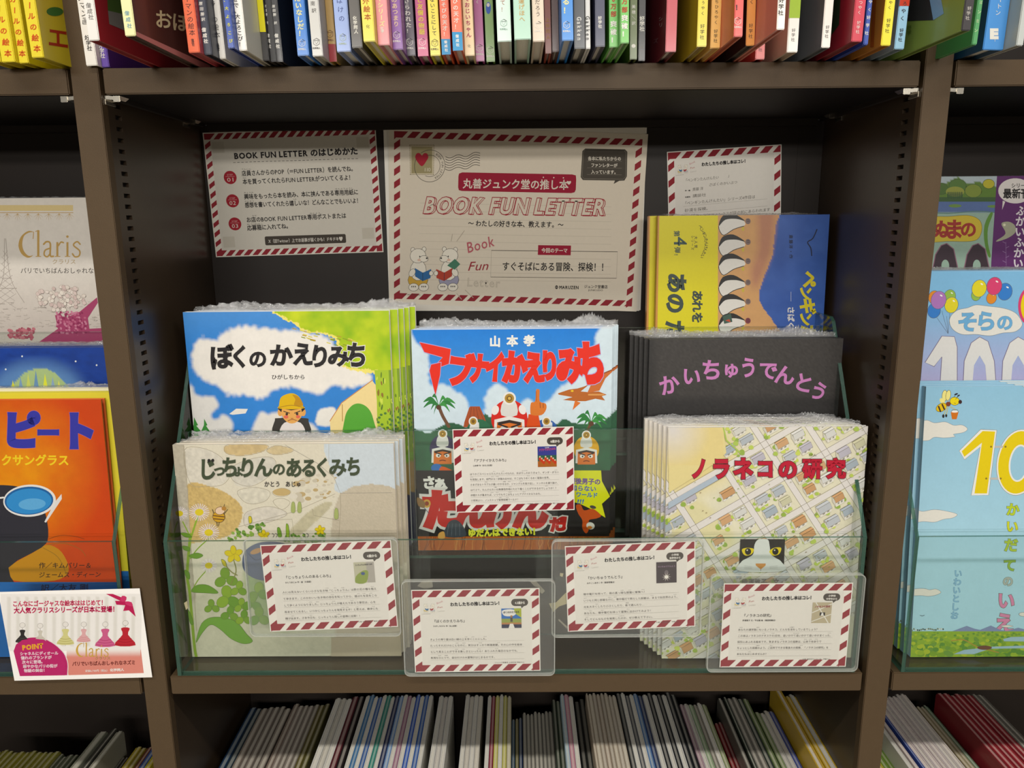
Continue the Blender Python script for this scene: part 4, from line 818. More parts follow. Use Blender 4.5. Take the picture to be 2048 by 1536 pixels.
def cloud(A, pts, c='#dcd9cf', ol='#7c8a94', w=3): A.poly(pts, c, 5); A.line(pts, w, ol, closed=True, smooth=5)
def a_hyaku(fr):
    A = Art(fr).crop(1700, 730, 4.152)
    A.wash(380, 100, 2400, 2500, 14, lambda X, Y: lin('#8fbcd4')+(lin('#a9d0de')-lin('#8fbcd4'))*np.clip((Y-200)/1500, 0, 1)[..., None], [], grain=.03, gs=60)
    cloud(A, [(500, 480), (580, 470), (640, 458), (700, 480), (790, 472), (860, 500), (930, 498), (975, 530), (940, 560), (860, 575), (870, 595), (780, 605), (700, 600), (640, 628), (500, 610)])
    cloud(A, [(440, 1200), (540, 1195), (600, 1215), (700, 1200), (810, 1215), (890, 1240), (850, 1270), (780, 1280), (700, 1305), (600, 1300), (440, 1320)])
    cloud(A, [(1340, 120), (1380, 150), (1440, 180), (1500, 200), (1700, 190), (1700, 60), (1350, 60)])
    # bee with a bucket
    A.ell(785, 255, 22, 46, '#e6dc8a', 5, ol='#4a3a24', w=3); A.ell(815, 252, 20, 44, '#e6dc8a', 10, ol='#4a3a24', w=3); A.ell(765, 298, 18, 26, '#e6dc8a', -40); A.ell(758, 352, 48, 32, '#dcb92c', -30, ol='#3a2a1c', w=3); A.line([(735, 345), (750, 385)], 13, '#3a2a1c'); A.line([(765, 328), (782, 366)], 13, '#3a2a1c'); A.ell(815, 324, 20, 20, '#7a3a28'); A.ell(868, 300, 40, 34, '#e4cf2c', 0, ol='#3a2a1c', w=3); A.ell(914, 306, 15, 17, '#3a2220'); A.ell(880, 242, 16, 7, '#1f2230', -20); A.ell(900, 254, 13, 6, '#1f2230', -30); A.line([(860, 270), (876, 246)], 3, INK); A.line([(875, 285), (898, 258)], 3, INK); A.line([(862, 315), (878, 318)], 3, INK)
    A.ell(774, 424, 10, 16, INK, n=10); A.ell(798, 420, 9, 14, INK, n=10); A.line([(800, 350), (780, 410)], 5, '#c9b24a'); A.line([(812, 350), (800, 408)], 5, '#c9b24a'); A.line([(830, 345), (880, 372)], 5, '#c9b24a'); A.poly([(836, 392), (900, 392), (884, 450), (846, 450)], '#c9722c'); A.ell(868, 386, 30, 9, '#e8e4dc'); A.line([(838, 392), (850, 372), (890, 372), (900, 392)], 3, '#4a3a24')
    # large yellow 100
    one = [(1085, 533), (1218, 540), (1150, 1080), (1005, 1082), (1080, 680), (950, 785), (906, 712)]
    A.poly(one, '#e2e2dc'); A.line(one, 3, '#8f8a7c', closed=True); A.poly([(1100, 548), (1204, 552), (1136, 1066), (1032, 1066), (1094, 645), (948, 762), (926, 716)], '#dfc62c')
    for cx in (1400, 1760):
        A.ell(cx, 808, 182, 276, '#e2e2dc', 10, 40, ol='#8f8a7c', w=3); A.ell(cx, 808, 168, 262, '#dfc62c', 10, 40); A.ell(cx+2, 815, 84, 156, '#e2e2dc', 8, 30); A.ell(cx+2, 815, 70, 142, '#98c2d6', 8, 30)
    for x, y in ((1200, 678), (1160, 942)): A.rect(x, y-8, x+70, y+10, '#b9b8b2'); A.ell(x-30, y, 9, 9, '#8f7a2c', n=8); A.ell(x+90, y, 9, 9, '#8f7a2c', n=8)
    y = 1200
    for i, (ch, col, cx, cy, sz) in enumerate((('か', '#b5c93c', 1350, 1200, 110), ('い', '#c9cf3c', 1345, 1340, 105), ('だ', '#a8c048', 1335, 1495, 115), ('て', '#8fb34c', 1325, 1660, 110), ('の', '#a9b0a8', 1310, 1795, 90), ('い', '#d088a8', 1295, 1955, 150), ('え', '#d088a8', 1280, 2140, 170))): A.chars([(ch, cx, cy, sz, 3)], col, b=.04, ol='#5f6a54', ow=.02)
    A.crop(1700, 1050, 4.655)
    for i, ch in enumerate('いわいとしお'): A.chars([(ch, 1005-i*7, 450+i*78, 76, 3)], '#8fbcd4', b=.015, ol='#3f6f9c', ow=.025)
    cloud(A, [(535, 620), (570, 600), (640, 590), (700, 592), (740, 602), (800, 595), (845, 625), (800, 650), (730, 662), (660, 655), (570, 655)]); cloud(A, [(1400, 940), (1460, 930), (1518, 940), (1460, 952)]); cloud(A, [(440, 892), (500, 885), (570, 895), (500, 905)]); cloud(A, [(1570, 830), (1600, 812), (1700, 820), (1690, 850), (1600, 848)])
    A.poly([(960, 985), (1085, 938), (1160, 965), (1210, 975), (1310, 935), (1400, 975), (1460, 985), (1565, 955), (1700, 990), (1700, 1010), (900, 1010)], '#7f8cae', 0); A.rect(300, 988, 2400, 1260, '#8aa83c'); A.up(); rnd = random.Random(6)
    for _ in range(420): x = rnd.uniform(430, 1900); yv = rnd.uniform(995, 1220); s = np.interp(yv, [995, 1220], [10, 38]); A.ell(x, yv, s, s*.7, rnd.choice(['#7a9c34', '#93ad3a', '#5d8a3a', '#a9b83c', '#6d9440']), 0, 9, layer=False)
    A.poly([(1420, 1060), (1500, 1040), (1900, 1030), (1900, 1085), (1430, 1080)], '#9cb8c4', 0); A.poly([(960, 1200), (1060, 1160), (1250, 1140), (1320, 1130), (1900, 1110), (1900, 1140), (1300, 1150), (1150, 1200)], '#9cb8c4', 0); A.line([(940, 1075), (1060, 1068), (1180, 1130), (1380, 1185)], 8, '#b08a44', smooth=4); A.ell(1250, 1140, 68, 20, '#6f4a3a'); A.up(); [A.ell(440+i*17, 978-rnd.uniform(0, 14), 7, 8, rnd.choice(['#3f4a3a', '#d9d5c4', '#7a7a5a']), n=6, layer=False) for i in range(26)]
    A.line([(650, 838), (670, 845), (690, 838)], 4, '#4a5560')
    return A

def balloon(A, x, y, r, c): A.ell(x, y, r, r*1.2, c, 15, 20, ol='#5a6470', w=3); A.ell(x+r*.35, y-r*.6, r*.2, r*.1, '#eeece6', 30, 8)
def a_sora(fr):
    A = Art(fr).crop(1700, 330, 3.572)
    A.wash(480, 760, 1900, 2100, 12, lambda X, Y: lin('#7fb4d8')+(lin('#b9a9cc')-lin('#7fb4d8'))*np.clip((Y-1000)/550, 0, 1)[..., None]*.8, [], grain=.03, gs=40)
    for x, y, r, c in ((600, 945, 40, '#d88a3a'), (712, 940, 42, '#8fb34c'), (600, 1040, 46, '#3f7cc4'), (724, 1000, 48, '#d9cc3a'), (632, 965, 54, '#a874b4'), (900, 930, 34, '#8fb34c'), (1010, 950, 36, '#d88a3a'), (1106, 905, 52, '#3f7cc4'), (1030, 865, 54, '#d04a72'), (922, 882, 52, '#d9cc3a')): balloon(A, x, y, r, c)
    A.up(); [A.line([(x, y), (700, 1205)], 2, '#5a6470', layer=False) for x, y in ((620, 1090), (655, 1040), (712, 1060), (690, 1080))]
    cloud(A, [(710, 1100), (760, 1040), (840, 1020), (900, 1000), (1000, 1010), (1080, 1020), (1150, 1040), (1200, 1075), (1230, 1140), (1180, 1190), (1090, 1200), (1000, 1220), (900, 1210), (800, 1210), (730, 1170)], '#dcdad2')
    A.chars([('そ', 840, 1120, 150, 0), ('ら', 970, 1115, 150, 0), ('の', 1105, 1125, 120, 0)], '#6fa8d0', b=.04, ol='#7c8a94', ow=.012)
    A.poly([(655, 1222), (745, 1226), (765, 1300), (765, 1600), (640, 1600), (655, 1370), (600, 1440), (535, 1410)], '#d8d6d2', 0); A.line([(640, 1600), (655, 1370), (600, 1440), (535, 1410), (655, 1222), (745, 1226), (765, 1300), (765, 1600)], 5, '#7a6f8a')
    for cx in (925, 1200): A.poly([(cx-120, 1600), (cx-110, 1400), (cx-60, 1270), (cx, 1228), (cx+60, 1260), (cx+105, 1400), (cx+120, 1600), (cx+55, 1600), (cx+40, 1430), (cx, 1360), (cx-40, 1430), (cx-55, 1600)], '#d8d6d2', 0); A.line([(cx-120, 1600), (cx-110, 1400), (cx-60, 1270), (cx, 1228), (cx+60, 1260), (cx+105, 1400), (cx+120, 1600)], 5, '#7a6f8a')
    A.ell(1290, 1010, 90, 140, '#d04a72', n=30); A.ell(1295, 1010, 76, 126, '#e0c92c', n=30); A.chars([('1', 1310, 1010, 150, 0)], '#d8702c', b=.06)
    return A

def a_numa(fr):
    A = Art(fr).crop(1700, 330, 3.572)
    A.wash(480, 40, 1900, 1500, 12, '#93ac9c', [(lambda X, Y: (Y < 150).astype(float), '#a9b5ba', 6), ([(500, 150), (680, 130), (770, 88), (830, 130), (890, 125), (960, 130), (1100, 180), (1100, 262), (500, 262)], '#5c7a34', 4), ([(500, 262), (1100, 262), (1100, 335), (500, 335)], '#5a6f9c', 8)], grain=.06, gs=24)
    for x, y, r, c in ((768, 150, 62, '#55743a'), (880, 185, 60, '#7a8a3c'), (990, 135, 42, '#b3ab3c'), (650, 170, 52, '#4f6a34')): A.ell(x, y, r, r*.8, c, ol='#3f5530', w=3)
    A.ell(750, 190, 66, 36, '#8f9444'); A.rect(480, 230, 1060, 262, '#3f5a34'); A.up(); [A.ell(700+i*14, 215, 5, 26, '#2f4a34', n=8, layer=False) for i in range(8)]; A.ell(750, 292, 46, 12, '#6a8a4a'); A.ell(1020, 296, 40, 10, '#6a8a4a'); A.line([(480, 334), (700, 345), (900, 330), (1040, 340)], 6, '#5a7a74', smooth=4)
    cloud(A, [(560, 375), (700, 368), (840, 360), (920, 390), (942, 450), (920, 520), (860, 545), (700, 545), (560, 545), (520, 450)], '#c9b244', '#7a6f34'); A.chars([('ぬ', 645, 460, 140, 0), ('ま', 742, 460, 150, 0, .9), ('の', 845, 460, 120, 0)], '#9c3a34', b=.04)
    A.poly([(1000, 345), (1020, 350), (985, 450), (985, 560), (1005, 650), (985, 650), (958, 540), (960, 430)], '#5f8a3c', 3)
    for cx in (680, 905): A.poly([(cx-90, 740), (cx-70, 640), (cx-30, 575), (cx+10, 560), (cx+60, 600), (cx+90, 740)], '#3a2c34', 0); A.line([(cx-90, 740), (cx-70, 640), (cx-30, 575), (cx+10, 560), (cx+60, 600), (cx+90, 740)], 7, '#8a6474'); A.ell(cx, 720, 28, 44, '#93ac9c')
    A.poly([(1052, 40), (1900, 40), (1900, 1500), (990, 1500), (1008, 700)], '#5c2c64')
    A.ell(1180, 185, 122, 90, '#d6d0cc', n=30); A.poly([(1090, 255), (1108, 262), (1086, 320)], '#d6d0cc'); A.text('シリーズ', 1150, 160, 1285, 160, 36, INK, b=.02); A.text('最新刊！', 1092, 232, 1345, 232, 74, INK, b=.03)
    A.vtext('ふかいふかい', 1222, 290, 740, 76, '#d8d0d4', b=.03, x1=1200)
    A.poly([(1080, 420), (1130, 405), (1175, 430), (1180, 480), (1130, 520), (1060, 545), (1045, 540), (1110, 490)], '#a0a08a', 4); A.ell(1102, 428, 10, 10, '#d8d4b8', n=8)
    A.up(); [A.line([(1112, 560+i*34), (1090+(i % 2)*44, 548+i*34)], 4, '#8a6a94', layer=False) for i in range(5)]; A.line([(1112, 550), (1115, 720)], 3, '#8a6a94')
    return A

def a_plain(fr, c='#b9c4c8'):
    return Art(fr)

# ================================================================ display books
def display(name, fr, th, cover, art, what, n, dx, group, spine='L', dy=None, flm=True, ruff=.006, front=None):
    r = book(name, '', fr, th, cover, spine=spine)
    art(fr).build('cover_print', r)
    stack(r, n, dx, dy or th+.0012, what, group, W=fr.W, H=fr.H, th=th, flm=flm, ruff=ruff, front=front)
    return r
display('picture_book', Frame(-.282, .036, 1.0022, .2705, .283, .02), .0092, '#ddd4c2', a_jit, 'pebble-wall and clover picture book in front row', 4, [.004, .008, .0085], 'front row stones and clover picture books', ruff=.009)
display('picture_book', Frame(.3075, .0265, 1.0022, .2415, .3015, .04), .0072, '#e9e6df', a_nora, 'town map picture book with red title', 6, -.0042, 'front row town map picture books', ruff=.005)
display('picture_book', Frame(-.2855, .100, 1.1172, .2595, .3235, .008), .0092, '#e6e4de', a_boku, 'sky and tree picture book with black brush title', 5, [.009, .015, .0205, .0275], 'middle row sky and tree picture books', ruff=.009)
display('picture_book', Frame(-.0015, .104, 1.1172, .2562, .298, .019), .0092, '#dde4ea', a_abu, 'red-lettered helmet adventure picture book', 4, [.003, .0075, .0115], 'middle row adventure picture books', ruff=.012)
display('picture_book', Frame(.298, .110, 1.1172, .247, .2825, .008), .0086, '#242323', a_kai, 'black picture book with pink arched title', 5, -.0048, 'middle row black picture books', ruff=.009)
display('picture_book', Frame(.3125, .190, 1.2302, .2315, .3247, .04), .012, '#c98f4c', a_peng, 'sideways yellow, sand and blue penguin book', 2, [-.010], 'rear row penguin books laid sideways', spine='L', ruff=.003, dy=.014)
# left bay
display('picture_book', Frame(-.648, .038, 1.0022, .285, .338, .05), .0095, '#d9642c', a_cat, 'orange picture book with blue title in left bay', 1, 0, 'orange picture books')
f2 = Frame(-.640, .050, 1.0022, .285, .3445, .05); r = book('picture_book', 'yellow picture book with blue lower band behind the orange one', f2, .010, '#d3c62c'); A = Art(f2); A.cv = lambda p: p; A.rect(-300, 1142, 400, 1400, '#2f6cb4'); A.build('cover_print', r)
f2 = Frame(-.647, .062, 1.0022, .285, .347, .05); r = book('picture_book', 'shrink-wrapped cream picture book at back of left front row', f2, .010, '#e0d8b8'); film(r, f2.W, f2.H, .01, 7, .006)
display('picture_book', Frame(-.642, .104, 1.1172, .285, .2785, .02), .009, '#24407c', a_night, 'starry blue picture book in left bay', 4, [.002, -.003, .001], 'starry blue picture books', ruff=.003)
display('picture_book', Frame(-.642, .188, 1.2302, .285, .355, .03), .010, '#e2ddd4', a_claris, 'pale picture book with gold lettering and rose gown', 3, [.002, -.002], 'pale gold-lettered picture books', ruff=.003)
# right bay
display('picture_book', Frame(.629, .027, 1.0022, .252, .347, .085), .0088, '#9cc6dc', a_hyaku, 'light blue picture book with yellow numerals and bee', 4, [-.004, -.007, -.010], 'light blue bee picture books', flm=False)
display('picture_book', Frame(.649, .103, 1.1172, .25, .366, .03), .0088, '#8fb9d6', a_sora, 'balloon and cloud picture book in right bay', 5, [.002, -.002, .001, .003], 'balloon picture books', ruff=.003)
display('picture_book', Frame(.662, .188, 1.2302, .25, .373, .045), .0088, '#8fa89c', a_numa, 'pond picture book with purple band', 3, [.002, -.002], 'pond picture books', ruff=.002)

# ================================================================ notices on the back panel
def sheet(name, label, cat, fr, th=.0004, group=None, col='#e3ded4'):
    root = empty(name, tuple(fr.base), label, cat, group, rot=fr.rot)
    mb = MB(); mb.box(-fr.W/2, fr.W/2, 0, th, 0, fr.H); mb.build('paper', mat('paper_'+col, col, .8, noise=.03), root); return root
def sheetmap(A, w, h):
    fr = A.fr
    A.cv = None; A.m = lambda p: np.stack([np.asarray(p, float).reshape(-1, 2)[:, 0]/w*fr.W, fr.H-np.asarray(p, float).reshape(-1, 2)[:, 1]/h*fr.H], 1)
    return A
f = Frame(-.3075, .2622, 1.5045, .2425, .172, 0, 0, .022)
r = sheet('notice_sheet', 'striped-border how-to notice with three red numbered steps, left on back panel', 'notice', f)
A = sheetmap(Art(f, z0=.0001), 345, 246); A.rect(0, 0, 345, 246, '#dcd6ca'); border(A, 345, 246, 2, 11.5, 18, 11.5); A.rect(14, 14, 331, 232, '#cfc9bd')
for x, y in ((16, 18), (305, 18), (304, 196), (18, 205)): A.rect(x, y, x+24, y+22, '#c2bbad')
A.text('BOOK FUN LETTER', 58, 52, 207, 51, 15.5, INK, b=.04); A.text('のはじめかた', 211, 51, 307, 50, 15.5, INK, b=.04)
A.up(); [A.line([(55+i*8.2, 59), (60+i*8.2, 59)], .9, '#4a4540', layer=False) for i in range(31)]
for i, (cy, l1, w1, l2, w2) in enumerate(((88, '店員さんからのPOP（＝FUN LETTER）を読んでね。', 230, '本を買ってくれたらFUN LETTERがついてくるよ！', 224), (134, '興味をもったら本を読み、本に挟んである専用用紙に', 232, '感想を書いてくれたら嬉しいな！どんなことでもいいよ！', 236), (180, 'お店のBOOK FUN LETTER専用ポストまたは', 204, '応募箱に入れてね。', 90))):
    A.ell(46, cy, 13, 13, '#9c2c36', n=28); A.text('STEP', 40, cy-4, 52, cy-4, 4, '#d9b0ac'); A.line([(37, cy-2), (55, cy-2)], .5, '#d9b0ac'); A.text('0%d' % (i+1), 39, cy+8, 53, cy+8, 11, '#d9d2c6')
    x = 70; A.text(l1, x, cy-3, x+w1, cy-5.5, 11.5, INK, b=.022); A.text(l2, x, cy+13.5, x+w2, cy+11.5, 11.5, INK, b=.022)
for t, x, y, n in (('てんいん', 70, 74, 20), ('ほん', 71, 91, 8), ('きょうみ', 70, 120, 20), ('せんようようし', 255, 118, 38), ('かんそう', 70, 137, 20), ('うれ', 168, 136, 8), ('みせ', 82, 166, 10), ('せんよう', 200, 165, 22), ('おうぼばこ', 70, 183, 34)): A.text(t, x, y, x+n, y, 3.4, '#3a3531')
A.rrect(104, 207, 270, 225, 3, '#453e37'); A.text('X（旧Twitter）上でお返事が届くかも！ドキドキ♥', 111, 220, 262, 219.5, 8.4, '#d6d0c6', b=.02)
A.build('print', r, M_PAPER)

f = Frame(.0025, .2590, 1.4222, .3665, .262, 0, 0, -.008)
r0 = empty('header_sign', tuple(f.base), 'large cream header sign with red and white airmail border, bears and red outlined title', 'sign', None, f.rot)
mb = MB(); mb.box(-f.W/2, f.W/2, .0002, .0030, 0, f.H); mb.build('backing_board', mat('paper_#d9d4ca', '#d9d4ca', .7), r0); mb = MB(); mb.box(-f.W/2+.005, f.W/2-.002, -.0008, .0001, -.001, f.H-.004); mb.build('second_sheet', mat('paper_#cdc7bb', '#cdc7bb', .7), r0)
f = Frame(-.0005, .2580, 1.4262, .3605, .2475, 0, 0, -.0405)
A = Art(f, z0=.0001).crop(740, 230, 3.657)
A.m = lambda p, _m=A.m: _m(p)
Q = [(92, 97), (2012, 160), (1935, 1445), (130, 1378)]; W2, H2 = 504, 347
Hi = homog(Q, [(0, 0), (W2, 0), (W2, H2), (0, H2)])
def q2(p):
    p = np.asarray(p, float).reshape(-1, 2); q = np.concatenate([p, np.ones((len(p), 1))], 1)@Hi.T; q = q[:, :2]/q[:, 2:3]
    return np.stack([q[:, 0]/W2*f.W, f.H-q[:, 1]/H2*f.H], 1)
A.m = lambda p: np.stack([np.asarray(p, float).reshape(-1, 2)[:, 0]/W2*f.W, f.H-np.asarray(p, float).reshape(-1, 2)[:, 1]/H2*f.H], 1)
A.rect(0, 0, W2, H2, '#ddd3c2'); border(A, W2, H2, 10, 12, 25, 16); A.rect(23, 23, W2-23, H2-23, '#d8cdbb')
A.m = q2
A.up(); [A.line([(335, 660+i*55), (1745, 692+i*54)], 1.6, '#b3a898', layer=False) for i in range(11)]
A.poly([(248, 237), (428, 240), (430, 455), (258, 455)], '#c9bda2'); A.poly([(262, 252), (414, 254), (418, 445), (268, 445)], '#9a8f6a'); A.up()
for i in range(16): A.ell(250+i*11.5, 239, 3, 3, '#7a705a', n=6, layer=False); A.ell(260+i*11.2, 455, 3, 3, '#7a705a', n=6, layer=False)
for i in range(18): A.ell(249+i*.6, 243+i*12.2, 3, 3, '#7a705a', n=6, layer=False); A.ell(429, 243+i*12.2, 3, 3, '#7a705a', n=6, layer=False)
A.poly([(342, 395), (300, 350), (292, 322), (304, 300), (325, 300), (340, 316), (356, 300), (378, 302), (388, 325), (378, 350)], '#a02c3a', 3); A.text('110', 356, 432, 410, 432, 38, '#d6cdb8')
A.line([(400+112*math.cos(a), 392+116*math.sin(a)) for a in np.linspace(-2.2, 3.6, 50)], 3.5, '#4a443c'); A.line([(400+76*math.cos(a), 392+78*math.sin(a)) for a in np.linspace(-1.9, 2.0, 40)], 3, '#4a443c')
for i, ch in enumerate('BOOK FUN LETTER'): a = math.radians(-58+i*8.6); A.chars([(ch, 400+95*math.cos(a), 392+98*math.sin(a), 21, math.degrees(a)+90)], '#4a443c', b=.01, res=2)
for i in range(6): A.line([(515+k*12, 325+i*18+10*math.sin(k*.62)-(k/21)**2*30) for k in range(22)], 4, '#4a443c', smooth=0)
A.poly([(612, 470), (616, 448), (640, 439), (1450, 455), (1478, 462), (1481, 490), (1479, 565), (1470, 585), (1445, 591), (640, 574), (618, 568), (612, 548)], '#98263a')
A.text('丸善ジュンク堂の推し本', 645, 548, 1425, 560, 76, '#ddd3c4', b=.02); A.up(); [A.ell(x, y, 5, 5, '#ddd3c4', n=8, layer=False) for x, y in ((1238, 476), (1315, 478), (1386, 480))]; A.poly([(1427, 530), (1412, 515), (1415, 502), (1427, 506), (1440, 502), (1442, 516)], '#ddd3c4', 2)
def BFL(x, y):
    A.text('BOOK FUN LETTER', x, y, x+1344, y+18, 160, '#9c2838', b=.06, slant=.2, res=3)
    g = [glyph(ch, .06, 3)[2] for ch in 'BOOK FUN LETTER']; tot = sum(g); a = 0; L = math.hypot(1344, 18); dx, dy = 1344/L, 18/L
    A.up()
    for ch, ad in zip('BOOK FUN LETTER', g):
        v, t, _ = glyph(ch, .024, 3)
        if len(v):
            X = (v[:, 0]+a)*L/tot+v[:, 1]*160*.2; Yv = v[:, 1]*160; A.tris(np.stack([x+X*dx+Yv*dy, y+X*dy-Yv*dx], 1), t, '#d8cdbb')
        a += ad
BFL(368, 733)
BFL(356, 730)
A.text('～ わたしの好きな本、教えます。～', 690, 825, 1392, 838, 48, INK, b=.02)
A.poly([(1545, 266), (1840, 272), (1858, 290), (1856, 470), (1838, 500), (1800, 502), (1758, 525), (1768, 500), (1530, 496), (1514, 475), (1524, 285)], '#4a443c'); A.line([(1545, 276), (1835, 282), (1848, 295), (1846, 470), (1830, 490), (1538, 486), (1524, 470), (1533, 288)], 2, '#8f877a', closed=True)
for i, (t, x0, x1) in enumerate((('各本に私たちからの', 1566, 1812), ('ファンレターが', 1588, 1785), ('入っています。', 1590, 1790))): A.text(t, x0, 350+i*49, x1, 353+i*49, 31, '#ddd5c6', b=.025); A.line([(1560, 358+i*49), (1818, 361+i*49)], 1.5, '#8f877a')
bear(A, 335, 1130, 2.15, '#3a6a9c', '#c9a24a', 1); bear(A, 560, 1130, 2.15, '#b04a3c', '#9a98ac', -1); A.poly([(545, 1110), (600, 1062), (640, 1100), (600, 1140)], '#4a7a62')
A.text('Book', 690, 1022, 895, 968, 108, '#b5626a', b=.01, slant=.1); A.text('Fun', 690, 1148, 845, 1142, 92, '#98303c', slant=.35); A.text('Letter', 690, 1258, 940, 1268, 88, '#8f887c', b=.012); A.text('Letter', 690, 1258, 940, 1268, 88, '#cbc0af')
for l in (((570, 935), (578, 885)), ((612, 935), (665, 860)), ((620, 1310), (655, 1350)), ((680, 1285), (740, 1340))): A.line(l, 5, '#b5aa9a')
A.line([(866, 1003), (1792, 1016), (1786, 1206), (864, 1193)], 3, '#4a4238', closed=True); A.poly([(1208, 966), (1449, 970), (1447, 1040), (1206, 1036)], '#98263a'); A.text('今回のテーマ', 1232, 1017, 1424, 1020, 36, '#ddd3c4', b=.025); A.text('すぐそばにある冒険、探検！！', 945, 1142, 1725, 1152, 68, INK, b=.012)
A.ell(1347, 1268, 11, 13, '#2a2522'); A.text('M', 1340, 1274, 1354, 1274, 16, '#ddd3c4'); A.text('MARUZEN', 1366, 1280, 1510, 1282, 32, '#2a2522', b=.03); A.text('ジュンク堂書店', 1548, 1274, 1722, 1277, 26, '#2a2522', b=.012); A.text('JUNKUDO', 1580, 1296, 1688, 1297, 17, '#3a3530'); A.text('© 1991 SOKODEI', 242, 1321, 355, 1324, 15, '#4a443c')
mb = MB(); mb.box(-f.W/2, f.W/2, 0, .0004, 0, f.H); o = mb.build('front_sheet', mat('paper_#ddd3c2', '#ddd3c2', .8), r0)
pr = A.build('print', o, M_PAPER)
bpy.context.view_layer.update()
mw = Matrix.Translation(Vector(f.base)) @ f.rot.to_matrix().to_4x4(); o.matrix_basis = (Matrix.Translation(Vector(r0.location)) @ r0.rotation_euler.to_matrix().to_4x4()).inverted() @ mw

f = Frame(.3035, .2622, 1.5335, .160, .1135, 0, 0, .055)
r = sheet('message_card', 'handwritten striped-border message card above the penguin book', 'card', f)
A = sheetmap(Art(f, z0=.0001), 166, 115); card_common(A, None)
HW = '#6a655e'
for t, x0, y0, x1, h in (('「ペンギンたんけんたい', 24, 43, 75, 5.2), ('」', 88, 40, 93, 5.2), ('さばくのかいぶつ', 60, 51, 102, 4.8), ('斎藤 洋', 36, 56, 52, 5), ('講談社', 36, 65, 56, 5), ('「ペンギンたんけんたい」シリーズ4作目は', 22, 75, 128, 5.4), ('砂漠を探検。', 24, 85, 62, 5.4), ('砂漠を進むとスフィンクスが目の前にあらわれます', 24, 95, 150, 5.4)): A.text(t, x0, y0, x1, y0-3*(x1-x0)/100, h, HW, slant=.1)
A.text('作・絵', 25, 56, 33, 56, 2.2, INK, b=.03); A.text('出版社', 25, 65, 33, 65, 2.2, INK, b=.03)
for y in (77, 87, 97): A.line([(22, y), (146, y-3)], .25, '#9a948a')
A.build('print', r, M_PAPER)

# ================================================================ cards in cases on the glass
def th_sky(A): A.rect(116, 27, 142, 54, '#3a6fb4'); A.poly([(117, 30), (128, 28), (136, 31), (132, 37), (120, 37)], '#e4e0d8', 3); A.poly([(132, 27), (142, 27), (142, 40), (135, 35)], '#a3ad3a'); A.rect(116, 41, 142, 47, '#8f9a4a'); A.rect(116, 46.5, 142, 49.5, '#b07a4a'); A.rect(116, 49, 142, 54, '#2c3048'); A.poly([(127, 48), (131, 48), (133, 54), (125, 54)], '#e4e0d8'); A.ell(129, 38, 1.6, 1.6, '#a3764a'); A.rect(127.5, 39.5, 130.5, 45.5, '#4a3f3a'); A.text('ぼくのかえりみち', 118.5, 33.5, 139.5, 33, 3, INK, b=.05)
def th_adv(A): A.rect(116, 26, 142, 54, '#3c3f8c'); A.rect(116, 38, 142, 46, '#2f5a48'); A.rect(116, 46, 142, 54, '#a8622e'); A.up(); [A.ell(119+i*2.6, 43+(i % 3)*2.4, 1.9, 2.6, '#c2442e', n=8, layer=False) for i in range(9)]; [A.ell(119+i*2.6, 40+(i % 3)*2.4, 1.2, 1.2, '#d9c0a0', n=8, layer=False) for i in range(9)]; A.text('アブナイかえりみち', 118, 32.5, 141, 30.5, 3.6, '#c0506a', b=.04); A.text('山本孝', 126, 28.3, 132, 28.3, 1.5, '#dedbd4', b=.03)
def th_jit(A): A.rect(116, 27, 142, 54, '#b9b59c'); A.rect(132, 27, 142, 54, '#a9a399'); A.poly([(117, 54), (118, 45), (128, 38), (134, 40), (130, 54)], '#8a9a4a', 3); A.ell(127, 42, 2.6, 2, '#4a5a86'); A.text('じっちょりんのあるくみち', 118, 31.5, 140, 31, 2.4, INK, b=.05)
def th_kai(A): A.rect(116, 26, 142, 54, '#3f3538'); A.ell(129, 40, 2.6, 3, '#6a6062'); A.up(); [A.poly([(129+6*math.cos(a), 46+6*math.sin(a)), (129+1.5*math.cos(a+.5), 46+1.5*math.sin(a+.5)), (129+1.5*math.cos(a-.5), 46+1.5*math.sin(a-.5))], '#b9b0a6', layer=False) for a in np.arange(0, 6.2, .62)]; A.ell(129, 46, 2.4, 2.2, '#e6e2d8'); A.text('かいちゅうでんとう', 118, 33, 140.5, 33, 2.6, '#a888a4')
def th_nora(A): A.rect(116, 26, 141, 54, '#b5a98c'); A.line([(116, 40), (141, 28)], 1.2, '#dedbd0'); A.line([(120, 26), (138, 54)], 1.2, '#dedbd0'); A.line([(116, 52), (141, 42)], 1, '#dedbd0'); A.rect(126, 39.5, 133, 44, '#26221f'); A.poly([(127.5, 44), (128.6, 40), (130.4, 40), (131.5, 44)], '#dedbd4'); A.text('ノラネコの研究', 118.5, 33, 139, 32.5, 3, '#8c2f34', b=.05)
f = Frame(.0012, .0846, 1.1795, .1545, .1125, 0, 0, .018)
L1 = [('ほうかごスペシャルたんけんたいの5人は、まぼろしのおうきゅう、ギンダ・ダラハ', 1), ('を目指します。校門から一歩踏み出せば、そこはもうめくるめく冒険の世界。', .91), ('さまざまなトラブルが襲いかかるなか、ジャングルを抜け出し、トンネルを通り抜け、', 1), ('はてさて、たんけんたいは無事目的地にたどり着くことができるのでしょうか！？', .98), ('仲間たちが集まれば、いつでもそこはちょっとアブナイかえりみち。', .81), ('小気味よい、ノンストップ妄想探検ワールド！', .55)]
L2 = [('人には見えないくらい小さな生き物「じっちょりん」は野の花の種を植え', .98), ('て歩きます。このかわいい生き物の存在を知ってから、道ばたを目をこら', .98), ('して歩くようになりました。じっちょりんが植えたであろう草花は、心を', .96), ('和ませてくれるし、いつかじっちょりんを発見するぞ！と思えば、散歩にも', .98), ('精が出ます。さあ今日も、じっちょりん探しの冒険に出発！！', .8)]
